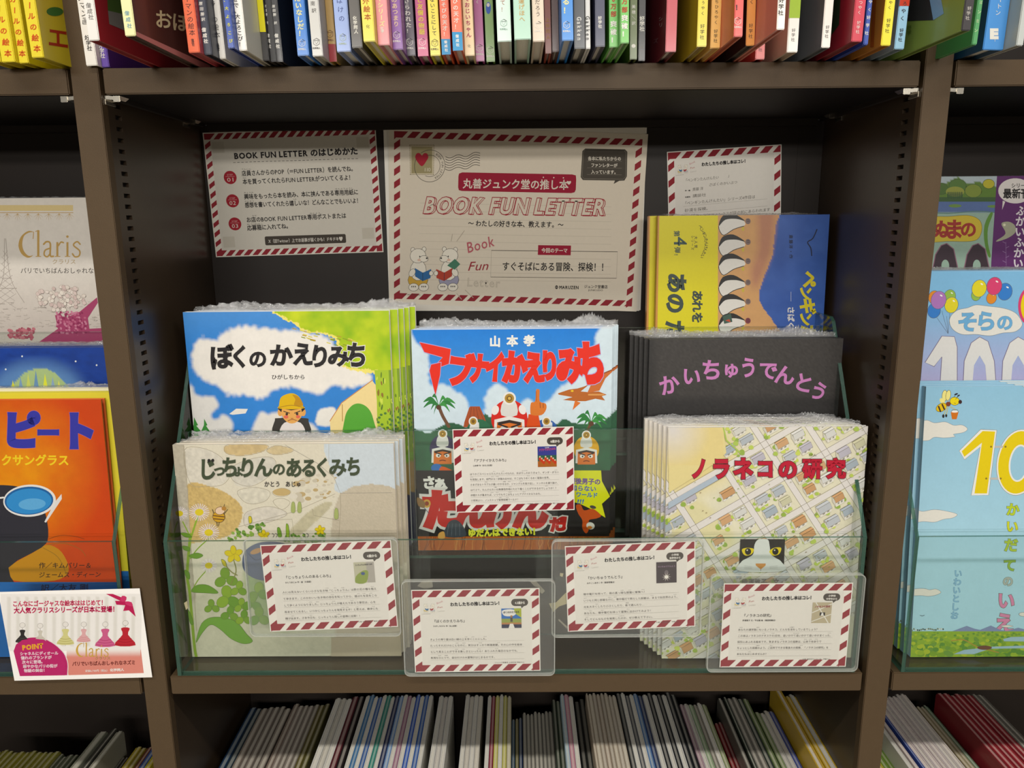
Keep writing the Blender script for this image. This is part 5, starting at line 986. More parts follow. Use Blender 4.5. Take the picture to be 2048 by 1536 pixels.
L3 = [('きょうの帰り道は白い線の上を歩くことにした。', .62), ('たったそれだけのことなのに、気分はすっかり断崖絶壁。その心の中を絵本', .98), ('として見ることができる楽しさといったら！ありふれた毎日のなかでも、', .95), ('気持ちひとつで、自分だけの大冒険がはじまるのです。', .7)]
L4 = [('懐中電灯を持って、夜の真っ暗な部屋に冒険へ！', .66), ('いつもと同じ部屋なのに、懐中電灯で照らした部屋は、まるで別世界のよう。', 1), ('光を大きくしたり小さくしたり、影で遊んだり…', .64), ('あなたも、懐中電灯を持って冒険に出かけてみよう！', .72), ('そしてどんなものを発見したのか、ぜひ教えて下さい。', .74)]
L5 = [('あなたの通学路にもいるノラネコ。どんな生活をしているでしょう？', .85), ('この本はノラネコのナオスケの1日を、追いかけて追いかけて追いかけまくった、', 1), ('探究心あふれる絵本です。気ままなノラネコの追跡は、山あり谷ありで', .89), ('ちょっとした探検のよう。ご近所でできる等身大の探検、『ノラネコの研究』を', .97), ('あなたもはじめませんか？', .33)]
def acard(f, age, title, by, lines, y0, dy, sig, thumb, label):
    r = sheet('message_card', label, 'card', f, th=.0005); A = sheetmap(Art(f, z0=.00008), 166, 115); card_common(A, age)
    A.text(title, 26, 45, 26+4.45*len(title), 45, 4.6, '#3a3634', b=.012); A.text(by, 26.5, 51, 26.5+2.35*len(by), 51, 2.5, '#4a4642', b=.02)
    for i, (t, fx) in enumerate(lines):
        y = y0+i*dy; A.line([(21.5, y+1.7), (145, y+1.7)], .18, '#a09a92'); A.text(t, 21.5, y, 21.5+123.5*fx, y, 3.3, '#56514c')
        rr = random.Random(len(t)+i)
        for _ in range(max(1, int(5*fx))): xx = 22+rr.uniform(0, 118*fx); A.text(''.join(rr.choice('かきぼうけんたしみ') for _ in range(3)), xx, y-4, xx+4, y-4, 1.2, '#4a4642')
    A.text(sig, 145-2.3*len(sig), y0+len(lines)*dy-1.2, 145, y0+len(lines)*dy-1.2, 2.1, '#5a5650'); thumb(A); A.build('print', r, M_PAPER); return r
acard(f, ['6歳から'], '『アブナイかえりみち』', '山本孝 作（ほるぷ出版）', L1, 63, 7.3, 'ジュンク堂書店　近鉄あべのハルカス店　樋口さん', th_adv, 'striped message card taped to the middle glass in front of the adventure book')
HOLD = [(-.2315, 1.0535, .185, .128, 0, -.006, (-.2215, 1.0622, .157, .1135, .036), ['4歳から'], '『じっちょりんのあるくみち』', 'かとうあじゅ 作・絵（文溪堂）', L2, 64, 8.8, '丸善 丸の内本店　兼森さん', th_jit, 'in front of the clover book'),
        (-.0437, 1.0022, .185, .127, 1, .0, (-.0462, 1.0072, .1545, .110, .010), ['4,5歳から'], '『ぼくのかえりみち』', 'ひがしちから 作（BL出版）', L3, 70, 8.6, 'ジュンク堂書店 上本町店 神谷さん', th_sky, 'standing lower, left of middle'),
        (.1357, 1.0505, .182, .127, 0, .006, (.1425, 1.0602, .1555, .112, .040), ['小学校', '低学年から'], '『かいちゅうでんとう』', 'みやこしあきこ 作（福音館書店）', L4, 66, 8.6, '丸善 丸の内本店　中嶋さん', th_kai, 'taped higher, right of middle'),
        (.3290, 1.0022, .186, .1295, 0, .0, (.3302, 1.0078, .1555, .112, .0), ['小学校', '中学年から'], '『ノラネコの研究』', '伊澤雅子 文／平出衛 絵（福音館書店）', L5, 64, 8.4, '丸善 津田沼センター店　伊藤さん', th_nora, 'at the right end')]
for (hx, hz, hw, hh, fw, hr, c, age, ti, by, L, y0, dy, sig, th, place) in HOLD:
    Y = -.0052-.0056*fw
    root = empty('card_case', (hx, Y, hz), f'clear plastic card case on front glass, {place}', 'card case', 'clear plastic cases on the front glass')
    def rr_out(w_, h_, r_): return [(cx+r_*math.cos(a), cz+r_*math.sin(a)) for cx, cz, a0 in ((w_/2-r_, h_-r_, 0), (-w_/2+r_, h_-r_, 90), (-w_/2+r_, r_, 180), (w_/2-r_, r_, 270)) for a in [math.radians(a0+k*18) for k in range(6)]]
    for nm, ya, yb in (('front_sheet', 0, .0008), ('rear_sheet', .0042, .0050)):
        pts = rr_out(hw-.0032, hh-.0032, .005); mb = MB(); mb.prism([(x, z+.0016) for x, z in pts], 'y', ya, yb); mb.build(nm, M_ACRYL, root)
    out = rr_out(hw, hh, .007); inn = [(x, z+.0013) for x, z in rr_out(hw-.0026, hh-.0026, .0057)]; n = len(out); mb = MB()
    vs = [(x, y, z) for y in (-.0002, .0052) for ring in (out, inn) for x, z in ring]
    fs = []
    for i in range(n):
        j = (i+1) % n; fs += [(i, j, n+j, n+i), (2*n+i, 3*n+i, 3*n+j, 2*n+j), (i, 2*n+i, 2*n+j, j), (n+i, n+j, 3*n+j, 3*n+i)]
    mb.add(vs, fs); mb.build('rim', M_AEDGE, root)
    root.rotation_euler.y = -hr*.5
    acard(Frame(c[0], Y+.0022, c[1], c[2], c[3], 0, 0, c[4]), age, ti, by, L, y0, dy, sig, th, f'striped message card with book text in the plastic case {place}')
# advertisement sheet over the left glass
f = Frame(-.5367, -.0052, .9975, .1722, .1195, 0, 0, .022)
r = sheet('advert_sheet', 'pink and white picture book advert sheet taped over left glass and upright', 'notice', f, th=.0004, col='#ebe7e2')
A = Art(f, z0=.0001)
Ha = homog([(0, 135), (1112, 108), (1225, 815), (125, 838)], [(0, 0), (280, 0), (280, 178), (0, 178)])
def qa(p):
    p = np.asarray(p, float).reshape(-1, 2); q = np.concatenate([p, np.ones((len(p), 1))], 1)@Ha.T; q = q[:, :2]/q[:, 2:3]; return np.stack([q[:, 0]/280*f.W, f.H-q[:, 1]/178*f.H], 1)
A.m = qa
A.wash(20, 150, 1130, 600, 14, '#ebe7e2', [(lambda X, Y: ((X > 60) & (X < 1100) & (Y > 170) & (Y < 560) & (np.sin(X*.09) > .3)).astype(float), '#dcd8d0', 10)], grain=.01)
A.poly([(540, 600), (1130, 590), (1157, 780), (555, 795)], '#d98a7c'); A.wash(540, 590, 1128, 660, 10, lambda X, Y: lin('#ebe5df')+(lin('#d98a7c')-lin('#ebe5df'))*np.clip((Y-595)/55, 0, 1)[..., None], grain=0)
A.poly([(120, 600), (140, 545), (190, 505), (270, 490), (360, 500), (450, 550), (520, 620), (550, 700), (545, 795), (170, 800), (150, 720)], '#b8346a', 0); A.line([(140, 545), (190, 505), (270, 490), (360, 500), (450, 550), (520, 620), (550, 700), (548, 795)], 6, '#e3d9d6', smooth=4)
A.text('こんなにゴージャスな絵本ははじめて！', 112, 245, 850, 236, 48, '#c03a5c', b=.04); A.text('大人気クラリスシリーズが日本に登場！', 122, 298, 945, 288, 50, '#b82c56', b=.045)
A.poly([(846, 150), (900, 150), (990, 185), (1000, 210), (1060, 240), (1085, 330), (1030, 280), (985, 285), (1000, 240), (930, 235), (920, 205), (960, 205)], '#b82c56')
A.poly([(960, 205), (975, 165), (1010, 175), (1000, 210)], '#c8406a', 2); A.poly([(1000, 210), (1050, 215), (1058, 250), (1010, 235)], '#c8406a', 2)
# row of gowns on stands
for x, y0, c, c2, k in ((190, 445, '#2c2826', '#4a4442', .8), (330, 450, '#c9c2b4', '#b5ac9c', .7), (530, 440, '#cfc98a', '#a9a062', 1.0), (675, 440, '#d9a8a8', '#c98a8c', .8), (845, 440, '#c9628a', '#a8406a', 1.15), (1005, 430, '#b8323c', '#9c2430', 1.2)):
    A.line([(x, 380), (x, 560 if x > 450 else 500)], 3, '#8f8880'); A.ell(x, y0-50, 22, 20, '#e2ddd6', ol='#8f8880', w=2)
    A.poly([(x-28*k, y0-10), (x+28*k, y0-10), (x+18*k, y0+35*k), (x+70*k, y0+105*k), (x-70*k, y0+105*k), (x-18*k, y0+35*k)], c, 3); A.up(); [A.line([(x-(40+i*10)*k, y0+(60+i*18)*k), (x, y0+(68+i*18)*k), (x+(40+i*10)*k, y0+(60+i*18)*k)], 4, c2, layer=False, smooth=3) for i in range(3)]
A.poly([(120, 600), (140, 548), (190, 512), (270, 500), (360, 510), (440, 560), (500, 620), (535, 700), (530, 795), (170, 800), (150, 720)], '#b8346a')
A.text('POINT', 190, 592, 360, 575, 52, '#e0a83c', b=.06)
for i, t in enumerate(('シャネルにディオール', '憧れのブランドが', '次々に登場。', '華やかなパリの街が', '物語の舞台！')): A.text(t, 170+i*8, 632+i*34, 170+i*8+30.5*len(t), 628+i*34, 30, '#e9d5da', b=.03)
serif_claris(A, 612, 645, 105, '#c9a24a'); A.text('クラリス', 765, 672, 890, 668, 28, '#b08a5a', b=.02); A.text('パリでいちばんおしゃれなネズミ', 585, 718, 1090, 708, 38, '#7a3a34', b=.03); A.text('定価2,750円（税込）', 690, 768, 880, 764, 20, '#efe2dc', b=.02); A.text('化学同人', 888, 764, 1000, 760, 24, '#f2e8e2', b=.04)
A.build('print', r, M_PAPER)
# tape scraps on the glass
def scrap(pts, Y, label, m=M_TAPE):
    P = [at_y(x, y, Y) for x, y in pts]; c = np.mean(P, 0); mb = MB(); mb.prism([(p[0]-c[0], p[2]-c[2]) for p in P], 'y', 0, .0002); o = mb.build('tape_scrap', m); o.location = c; tag(o, label, 'tape')
scrap([(1098, 1207), (1112, 1205), (1135, 1182), (1138, 1206), (1118, 1213), (1106, 1224)], -.0003, 'torn beige tape scrap on the glass left of the right-middle card', mat('beige_tape', '#a39a78', .6))
scrap([(1120, 1146), (1127, 1147), (1125, 1154), (1120, 1152)], -.0003, 'tiny beige tape crumb on the middle of the front glass', mat('beige_tape', '#a39a78', .6))
scrap([(834, 1172), (845, 1162), (864, 1160), (866, 1174), (850, 1178)], -.0003, 'clear tape piece above the lower left-middle card'); scrap([(1060, 1163), (1070, 1160), (1090, 1182), (1084, 1188)], -.0003, 'clear tape strip at top right of the lower left-middle card')
scrap([(368, 1206), (374, 1202), (376, 1216), (372, 1220)], -.0003, 'small pale tape crumb on the glass by the clover book', mat('beige_tape', '#a39a78', .6))
scrap([(1116, 1240), (1118, 1238), (1137, 1255), (1135, 1259)], -.0003, 'clear tape end left of the right-middle card')

# ================================================================ upper shelf, books spine out
ZS = 1.7117
def lean(x): return float(np.interp(x, [0, 200, 400, 700, 1000, 1250, 1350, 1500, 1700, 1900, 2048], [.03, .03, .035, .03, .03, .022, .0, .02, -.02, -.03, -.03]))
LOGO = 'logo'
TOP = []
def T(desc, xl, xr, yb, col, ops=(), side=None, H=.262, D=None): TOP.append((desc, xl, xr, yb, col, ops, side, H, D))
W_ = '#e9e5dc'; K_ = '#2a2624'
T('yellow picture book at the far left edge', -22, 2, 125, '#d9c21c', [('t', 'ックカールの', -60, 60, 16, '#d0582c', .03)])
T('yellow picture book with orange lettering, second from left edge', 3, 31, 125, '#dcc81c', [('t', 'ックカールの絵本', -62, 118, 15, '#d0582c', .03)])
T('crinkle-wrapped yellow picture book with orange lettering', 34, 58, 127, '#dcc81c', [('t', 'エリック・カールの絵本', -120, 118, 14, '#d0582c', .03)])
T('yellow picture book with red letter on its cover beside left upright', 63, 88, 116, '#dcc81c', [('t', 'エリック・カールの絵本', -130, 108, 15, '#d0582c', .03)], side=('R', '#cfc01c', [('c', 'エ', 117, 77, 44, '#b0341c'), ('e', 112, 24, 17, 9, '#3f7a34')]))
T('white-spined slim picture book beside left upright', 172, 195, 132, W_, [('t', 'スマン画', -12, 50, 16, K_, 0), ('t', '好学社', 70, 102, 11, K_, .02)])
T('purple picture book tucked under the red one', 197, 219, 135, '#5b3a9c', [('t', '好学社', 88, 116, 11, W_, .02)], side=('R', '#583796', []))
T('red picture book with white spine sticking out beside left upright', 177, 199, 82, '#ddd9d2', [('t', '偕成社', 5, 40, 11, '#8f8b86', .02)], side=('R', '#a3272f', [('p', [(215, -60), (260, -60), (260, 32), (217, 22)], '#4f6a34'), ('p', [(217, 22), (260, 32), (260, 66), (219, 49)], '#8a8680')]))
T('brown picture book with cream spine and pale lettering sticking out', 250, 272, 73, '#e0dca4', [('t', '偕成社', 20, 58, 10, '#7fa8b4', .02)], side=('R', '#4a2a24', [('c', 'お', 328, 40, 36, '#d9c9a0'), ('c', 'ほ', 362, 46, 36, '#d9c9a0'), ('p', [(272, 64), (420, 132), (420, 160), (272, 90)], '#c9807c')]))
T('orange picture book with dark spine lettering', 377, 400, 106, '#e2602f', [('t', 'ーマンの絵本', -8, 72, 13, '#4a2420', 0), ('t', '偕成社', 78, 92, 6, '#4a2420', .02)], side=('R', '#c0424c', []))
T('navy picture book with white lettering beside the orange one', 405, 424, 110, '#1f2438', [('t', '原田勝訳', 2, 44, 8, W_, .02), ('t', '偕成社', 54, 88, 9, W_, .05)])
T('white picture book with dark brown lettering', 427, 450, 118, W_, [('t', 'ラーの絵本', 0, 78, 14, K_, 0), ('t', '偕成社', 88, 100, 7, K_, .02)])
T('royal blue picture book with yellow lettering', 456, 469, 97, '#27489c', [('t', 'せで、大よろこび', -40, 90, 8, '#d9d43a', .03)])
T('white picture book with bold black lettering', 472, 494, 102, W_, [('t', 'せで、大よろこび！', -6, 94, 10.5, K_, .02)], side=('R', '#c9c4b4', []))
T('black picture book with bright yellow band', 505, 529, 122, '#25211f', [('b', -20, 64, '#ddd21c'), ('t', 'よろこび！', -2, 54, 11, K_, .02), ('t', 'AVA', 64, 80, 6, W_, 0)])
T('black shrink-wrapped picture book, left of a pair', 534, 548, 124, '#211f20', [('t', '絵 原田勝 訳', -8, 50, 6.5, W_, .02), ('t', '偕成社', 66, 98, 8, W_, .05)])
T('black shrink-wrapped picture book, right of a pair', 551, 566, 124, '#211f20', [('t', '絵 原田勝 訳', -8, 50, 6.5, W_, .02), ('t', '偕成社', 66, 98, 8, W_, .05)])
T('blue picture book with pale yellow lettering and hexagon mark', 595, 618, 112, '#2273c4', [('t', 'だいなしだ！', -10, 74, 13.5, '#e6e0a4', .04), (LOGO, 86, W_)])
T('light grey picture book with hexagon mark', 625, 646, 113, '#c6c4bd', [('t', '南訳', 0, 28, 10, '#5a5650', 0), (LOGO, 84, '#5a5650')])
T('ochre picture book with dark red lower band', 655, 674, 124, '#b08a3c', [('b', 88, 140, '#a3343a'), (LOGO, 68, '#6a3a2a')])
T('pale blue shrink-wrapped picture book', 674, 702, 104, '#8fa5d8', [('t', 'ばけの', -8, 46, 13, '#3f4f8c', 0), (LOGO, 75, '#b5c4a0')])
T('dark taupe picture book with white lettering', 704, 725, 96, '#4a443e', [('t', '化学同人', 32, 68, 8.5, W_, .04)])
T('yellow picture book with orange lettering and cream pages', 727, 750, 84, '#dccd34', [('t', '外絵本', -6, 42, 14, '#c0722c', .03), ('t', '化', 48, 58, 8, '#6a5a2a', 0)])
T('pink picture book with cream lettering', 754, 779, 91, '#de8a8e', [('t', 'ーシリーズ', -8, 54, 12, '#ece5a8', .03), ('t', '化学', 54, 66, 7, W_, .03)])
T('violet picture book with hexagon mark', 785, 806, 100, '#7a3f94', [('t', 'のあつまり', -6, 54, 12, '#e8cfa8', .02), (LOGO, 70, W_)])
T('aubergine picture book with white question mark lettering', 811, 831, 112, '#3a2c3e', [('t', 'さらわれた', -4, 56, 11.5, W_, .02), ('t', '！', 56, 68, 10, W_, .02), (LOGO, 84, W_)])
T('magenta picture book with gold lettering', 836, 857, 113, '#ac2f6e', [('b', 78, 130, '#d97f9c'), ('t', 'と友情の物語', -6, 70, 12, '#d9c04c', .03), (LOGO, 84, W_)])
T('yellow picture book with black lettering and hexagon mark', 861, 881, 112, '#dfce2a', [('t', 'ないことにして', -6, 72, 10, K_, .01), (LOGO, 86, '#4a4424')])
T('orange and blue picture book, left of a pair', 884, 902, 110, '#df5a2c', [('b', 78, 140, '#2f93c9'), ('t', 'あそびの天才！', -8, 74, 10.5, W_, .02), ('t', '偕成社', 80, 104, 6.5, W_, .04)])
T('orange and blue picture book, right of a pair', 906, 926, 102, '#df5a2c', [('b', 64, 140, '#2f93c9'), ('t', 'びの天才！', -4, 60, 11, W_, .02), ('t', '偕成社', 68, 94, 7, W_, .04)])
T('cream picture book with magenta lettering', 930, 949, 112, '#e6cc98', [('t', 'ておじいちゃん', -8, 76, 11, '#b0305c', .03), ('t', '化', 88, 96, 7, K_, 0)])
T('plum pink picture book with hexagon mark', 952, 969, 123, '#b04a90', [('t', 'く', 0, 8, 7, W_, .02), (LOGO, 96, W_)])
T('leaf green picture book with small bird picture', 973, 990, 124, '#6d963c', [('e', 0, 16, 5, 12, '#2f5ab4'), ('e', 0, 10, 3, 4, '#d9d4cc'), (LOGO, 100, W_)])
T('pale mint picture book over red boards', 995, 1023, 84, '#c6dccf', [('t', 'て！', -2, 26, 11, '#a85a4a', 0), (LOGO, 46, '#8fa89c')])
T('sea green mottled picture book with tan lettering', 1029, 1062, 80, '#a6cbb6', [('t', '友達げほへ', -16, 44, 12, '#c9a86a', .02)])
T('beige picture book with grey lettering and hexagon mark', 1066, 1089, 84, '#d6c2ac', [('t', 'だろう', -2, 34, 11, '#5a4a40', 0), (LOGO, 50, W_)])
T('rust brown picture book with tan lettering', 1091, 1103, 107, '#9a4230', [('t', '上谷同人', 34, 80, 9, '#c9963c', .02)])
T('dark maroon picture book beside bright blue one', 1105, 1118, 104, '#4a221f', [])
T('bright blue picture book with cream exclamation mark', 1121, 1147, 82, '#2280cf', [('t', 'る！', -6, 30, 15, '#e8e2a8', .04), (LOGO, 50, W_)])
T('charcoal picture book with sideways white lettering', 1149, 1170, 98, '#3f4246', [('s', 'Gakken', 34, 82, 12, W_, .03)])
T('white-spined picture book with sideways black lettering', 1172, 1181, 98, '#d6d4ce', [('s', 'Gakken', 32, 82, 11, K_, .02)], side=None)
T('indigo picture book with white lettering', 1191, 1210, 94, '#272a4a', [('t', '好学社', 32, 57, 8, W_, .03)])
T('green picture book with red and white lettering, left of a pair', 1219, 1236, 95, '#63b448', [('t', '0万', -8, 20, 12, '#b0522c', .05), ('t', '部', 20, 36, 12, '#b0522c', .05), ('t', '突破！', 40, 88, 12.5, W_, .06)])
T('green picture book with red and white lettering, right of a pair', 1241, 1258, 87, '#63b448', [('t', '万', -5, 11, 12, '#b0522c', .05), ('t', '部', 12, 27, 12, '#b0522c', .05), ('t', '突破！', 28, 76, 12.5, W_, .06)])
T('olive picture book with pale lettering and white animal mark', 1260, 1274, 119, '#5c6b30', [('t', '美穂／訳', 8, 52, 8, W_, .01), ('e', 0, 92, 4, 4, W_)])
T('black picture book with white lettering', 1277, 1290, 122, '#242223', [('t', '好学社', 32, 63, 10, W_, .04), ('t', '社', 90, 98, 6, '#8f8b84', 0)])
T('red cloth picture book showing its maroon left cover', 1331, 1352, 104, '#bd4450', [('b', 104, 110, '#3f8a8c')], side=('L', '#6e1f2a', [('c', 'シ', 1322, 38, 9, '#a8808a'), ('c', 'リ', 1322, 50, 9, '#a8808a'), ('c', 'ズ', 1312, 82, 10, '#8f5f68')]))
T('yellow picture book with mustard left cover', 1394, 1413, 94, '#e0d02a', [('t', 'うやく', 0, 32, 8, K_, 0), ('t', '好学社', 47, 80, 9.5, K_, 0)], side=('L', '#b0941c', []))
T('tan picture book with brown lettering', 1421, 1440, 97, '#e8b357', [('t', 'ちひろやく', -2, 50, 8.5, K_, 0), ('t', '好学社', 58, 86, 8.5, K_, 0)])
T('coral picture book with hexagon mark and dark underside', 1464, 1485, 74, '#dd4f48', [('t', '！', 8, 22, 13, K_, .05), (LOGO, 42, W_)], side=('L', '#c95a34', []))
T('amber picture book with dark lettering', 1492, 1509, 92, '#e89a3c', [('t', 'く', -2, 10, 9, K_, 0), ('t', '好学社', 46, 78, 9, K_, 0)], side=('L', '#2c1a18', []))
T('salmon red picture book with long lettering', 1511, 1529, 119, '#dd554e', [('t', '石津ちひろやく', -2, 70, 9, '#3a2a28', 0), ('t', '好学社', 76, 104, 8, '#3a2a28', 0)])
T('white-spined picture book with peach left cover', 1551, 1569, 60, W_, [('t', '好学社', -6, 32, 11, K_, .02)], side=('L', '#d9806c', []))
T('white picture book with green top and dark lettering', 1574, 1595, 105, W_, [('b', -40, 36, '#a3c23a'), ('t', '好学社', 56, 84, 8, K_, 0)], side=('L', '#cfb9a4', []))
T('white-spined picture book with slate grey left cover', 1643, 1660, 96, W_, [('t', '好学社', 50, 77, 8, K_, 0)], side=('L', '#5f656c', []))
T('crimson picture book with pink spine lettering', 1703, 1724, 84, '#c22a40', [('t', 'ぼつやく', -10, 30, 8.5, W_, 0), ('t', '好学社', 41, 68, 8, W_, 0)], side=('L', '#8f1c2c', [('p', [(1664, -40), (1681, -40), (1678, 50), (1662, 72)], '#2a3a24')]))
T('cobalt blue picture book beside crimson one', 1727, 1736, 90, '#2347a3', [('t', 'やく好学社', -4, 74, 8, W_, .02)])
T('yellow picture book with orange left cover', 1762, 1781, 92, '#ead92a', [('t', 'やく', 0, 20, 8, K_, 0), ('t', '好学社', 36, 67, 9, K_, 0)], side=('L', '#b9741c', [('p', [(1745, -60), (1753, -60), (1748, 95), (1741, 95)], '#a3521c')]))
T('pale blue picture book with red top', 1789, 1808, 99, '#96c4e0', [('b', -40, 12, '#cf4632'), ('t', 'ろやく', 0, 44, 10, K_, .02), ('t', '好学社', 56, 84, 8.5, K_, .02)], side=('L', '#8496a3', []))
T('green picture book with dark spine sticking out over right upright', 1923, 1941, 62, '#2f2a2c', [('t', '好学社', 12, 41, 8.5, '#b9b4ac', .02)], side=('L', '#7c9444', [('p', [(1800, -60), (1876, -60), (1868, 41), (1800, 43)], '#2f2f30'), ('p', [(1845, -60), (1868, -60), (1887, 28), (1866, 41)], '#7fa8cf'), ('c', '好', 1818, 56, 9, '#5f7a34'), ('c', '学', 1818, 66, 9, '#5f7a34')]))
T('glittery green picture book behind the dark spine', 1944, 1954, 90, '#4f9a5c', [('t', 'ミンミン', -4, 70, 8, '#cfe0b4', .02)])
T('sky blue picture book with white letter mark beside right upright', 1966, 2006, 101, '#3f8ad0', [('t', 'ホートン', -20, 32, 12, W_, 0), ('c', 'E', 55, 20, W_), ('t', 'ー', 76, 84, 8, W_, 0)], side=('L', '#1f4a6c', []))
T('light grey picture book at the right edge', 2010, 2046, 92, '#b9bdb9', [], side=('L', '#b5b2a6', []))
prev = -9; placed = []
for (desc, xl, xr, yb, col, ops, side, H, D) in TOP:
    a, b = at_z(xl, yb, ZS), at_z(xr, yb, ZS); placed.append([a[0], b[0], (a[1]+b[1])/2])
order = sorted(range(len(TOP)), key=lambda i: placed[i][0]+placed[i][1])
LO = {0: [], 1: []}
for i in order:
    if placed[i][0] < prev+.0003:
        d = prev+.0003-placed[i][0]; placed[i][0] += d
        if placed[i][1]-placed[i][0] < .006: placed[i][1] = placed[i][0]+.006
    prev = placed[i][1]
for i, (desc, xl, xr, yb, col, ops, side, H, D) in enumerate(TOP):
    x0, x1, Y = placed[i]; Wd = x1-x0; xm = (xl+xr)/2; le = lean(xm); Xc = (x0+x1)/2
    fr = Frame(Xc, Y, ZS+.0002+abs(math.sin(le))*Wd/2, Wd, H, 0, 0, le); Dd = D or min(.235, .255-Y); bt = .0019; h = Wd/2
    root = empty('picture_book', tuple(fr.base), f'{desc}, on the upper shelf', 'book', 'spine-out picture books on the upper shelf', fr.rot)
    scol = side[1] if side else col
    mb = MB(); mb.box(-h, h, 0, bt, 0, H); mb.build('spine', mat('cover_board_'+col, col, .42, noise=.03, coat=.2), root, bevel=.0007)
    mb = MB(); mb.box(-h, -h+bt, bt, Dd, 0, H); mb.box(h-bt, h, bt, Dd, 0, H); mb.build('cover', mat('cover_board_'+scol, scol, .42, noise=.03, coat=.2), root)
    mb = MB(); mb.box(-h+bt, h-bt, bt+.003, Dd-.003, .004, H-.003); mb.build('page_block', M_PAGES, root)
    A = Art(fr, z0=.0002); A.cv = lambda p: p; sl = (1097-xm)/8074+le; xc = lambda y: xm+sl*(y-yb); done = False
    for op in ops:
        if op[0] == 'b': A.poly([(xl-14, op[1]), (xr+14, op[1]), (xr+14, op[2]), (xl-14, op[2])], op[3])
        elif op[0] == 't': A.vtext(op[1], xc(op[2]), op[2], op[3], op[4]*.98, op[5], b=op[6]*.8, x1=xc(op[3]), wx=1.0)
        elif op[0] == 's': A.chars([(ch, xc(op[2]+(op[3]-op[2])*(k+.5)/len(op[1])), op[2]+(op[3]-op[2])*(k+.5)/len(op[1]), op[4], 90, .9) for k, ch in enumerate(op[1])], op[5], b=op[6])
        elif op[0] == 'e': A.ell(xc(op[2]), op[2], op[3], op[4], op[5])
        elif op[0] == 'c': A.chars([(op[1], xc(op[2]+12), op[2]+12, op[3]*1.3, 0, 1.2)], op[4], b=.08)
        elif op[0] == LOGO:
            x, y, c = xc(op[1]), op[1], op[2]; A.line([(x+7*math.sin(k*math.pi/3), y-7.6*math.cos(k*math.pi/3)) for k in range(6)], .9, c, closed=True); A.line([(x-4.4, y-3), (x+4.4, y-3), (x, y+4.6)], .9, c, closed=True)
            A.text('化学同人', x-8, y+14, x+8, y+14, 4.2, c, b=.03)
    if A.P: A.build('spine_print', root)
    if side:
        # print on the cover board that shows: local x runs into the shelf
        sg = 1 if side[0] == 'R' else -1
        if side[2]:
            XP = Xc+sg*h; F2 = Frame(0, 0, 0, Dd-.001, H); B = Art(F2, z0=0, dz=4e-6)
            def mm(p, XP=XP, Y=Y):      # sight line of a photo point met with the cover board plane
                p = np.asarray(p, float).reshape(-1, 2); d = CF+CR*((p[:, 0:1]-1024)/FPX)+CU*((768-p[:, 1:2])/FPX); P = CAM+d*((XP-CAM[0])/d[:, 0:1]); return np.stack([P[:, 1]-Y-.0004, P[:, 2]-ZS], 1)
            B.m = mm
            for op in side[2]:
                if op[0] == 'p': B.poly(op[1], op[2])
                elif op[0] == 'e': B.ell(op[1], op[2], op[3], op[4], op[5])
                elif op[0] == 'c':
                    v, t, _ = glyph(op[1], .02, 3); B.up(); B.tris(np.stack([op[2]+(v[:, 0]-.5)*op[4], op[3]-(v[:, 1]-.37)*op[4]*1.1+(v[:, 0]-.5)*op[4]*.15*sg], 1), t, op[-1])
            if not B.P: continue
            o = B.build('cover_print', root)
            me = o.data; co = np.empty(len(me.vertices)*3, np.float32); me.vertices.foreach_get('co', co); co = co.reshape(-1, 3)
            d = co[:, 0]+Dd/2; z = -co[:, 1]; nc = np.column_stack([sg*(h+.0002+z), np.maximum(d, .0)+.0004, co[:, 2]]).astype(np.float32); me.vertices.foreach_set('co', nc.ravel())
            if sg < 0: me.flip_normals()
            me.update()
# ================================================================ bottom shelf, thin books seen from above
ZB = .5202
def thin(x, wpx, col, yback, Zt, yfront, label, group, page=True, protrude=0):
    p = at_z(x, 1536, Zt); q = at_z(x+wpx, 1536, Zt); yb_ = at_z(x, yback, Zt)[1]; Y0 = -.02 if yfront is None else at_z(x, yfront, Zt)[1]
    return [p[0], q[0], Y0, min(yb_, .256), Zt, col, label, group]
GR = []
def cluster(place, items, Zt, yback, page='#e4ddcd'):
    for k, it in enumerate(items): GR.append((place, k, len(items), it, Zt, yback, page))
W1, W2c = '#dcd9d0', '#cfcabd'
def seq(x, ws): out = []; [out.append((x := x+w_, )) for w_ in ws]; return out
def run(x0, x1, cols, jit=0): n = len(cols); w_ = (x1-x0)/n; return [(x0+i*w_, w_*.93, c) for i, c in enumerate(cols)]
cluster('the leaning dark bunch, centre bay left', run(437, 528, ['#1f3a5a', '#2c3a44', '#8f8376', '#7a7066', '#8a7f74', '#6f665c', '#948a7e']), .792, 1411)
cluster('the grey bunch left of the tall white books', run(531, 612, ['#857468', '#8f8378', '#857b70', '#8f857a', '#7f766a', '#6a6030', '#5f5a2c']), .796, 1407)
cluster('the white bunch in front of the maroon spines', run(620, 684, [W1, '#c9c4b8', W1, '#5a2028', '#2c2424']), .826, 1392)
cluster('the tall white-blue bunch below left-middle card', run(688, 842, [W1, '#3f7ab0', W1, '#3f68ac', W1, '#2f8f80', W1, '#26305a', '#7a9fd0', W1, '#b07f98', W1, '#2c5ac0', W1, '#3a66b4', W1]), .826, 1388)
cluster('the white trio right of the blue bunch', run(856, 888, [W1, '#cdc8c0', W1]), .826, 1390)
cluster('the beige-white bunch left of centre', run(917, 957, [W1, '#cfc8bb', W1, '#d6d0c2']), .822, 1388)
cluster('the maroon and yellow bunch at centre', run(968, 1022, [W1, '#8a2438', '#cfc860', W1, '#c4be58', '#c4bb9a']), .826, 1388)
cluster('the low olive and navy bunch', run(1023, 1046, ['#2a4a68', '#6a6430', '#20345c']), .790, 1434)
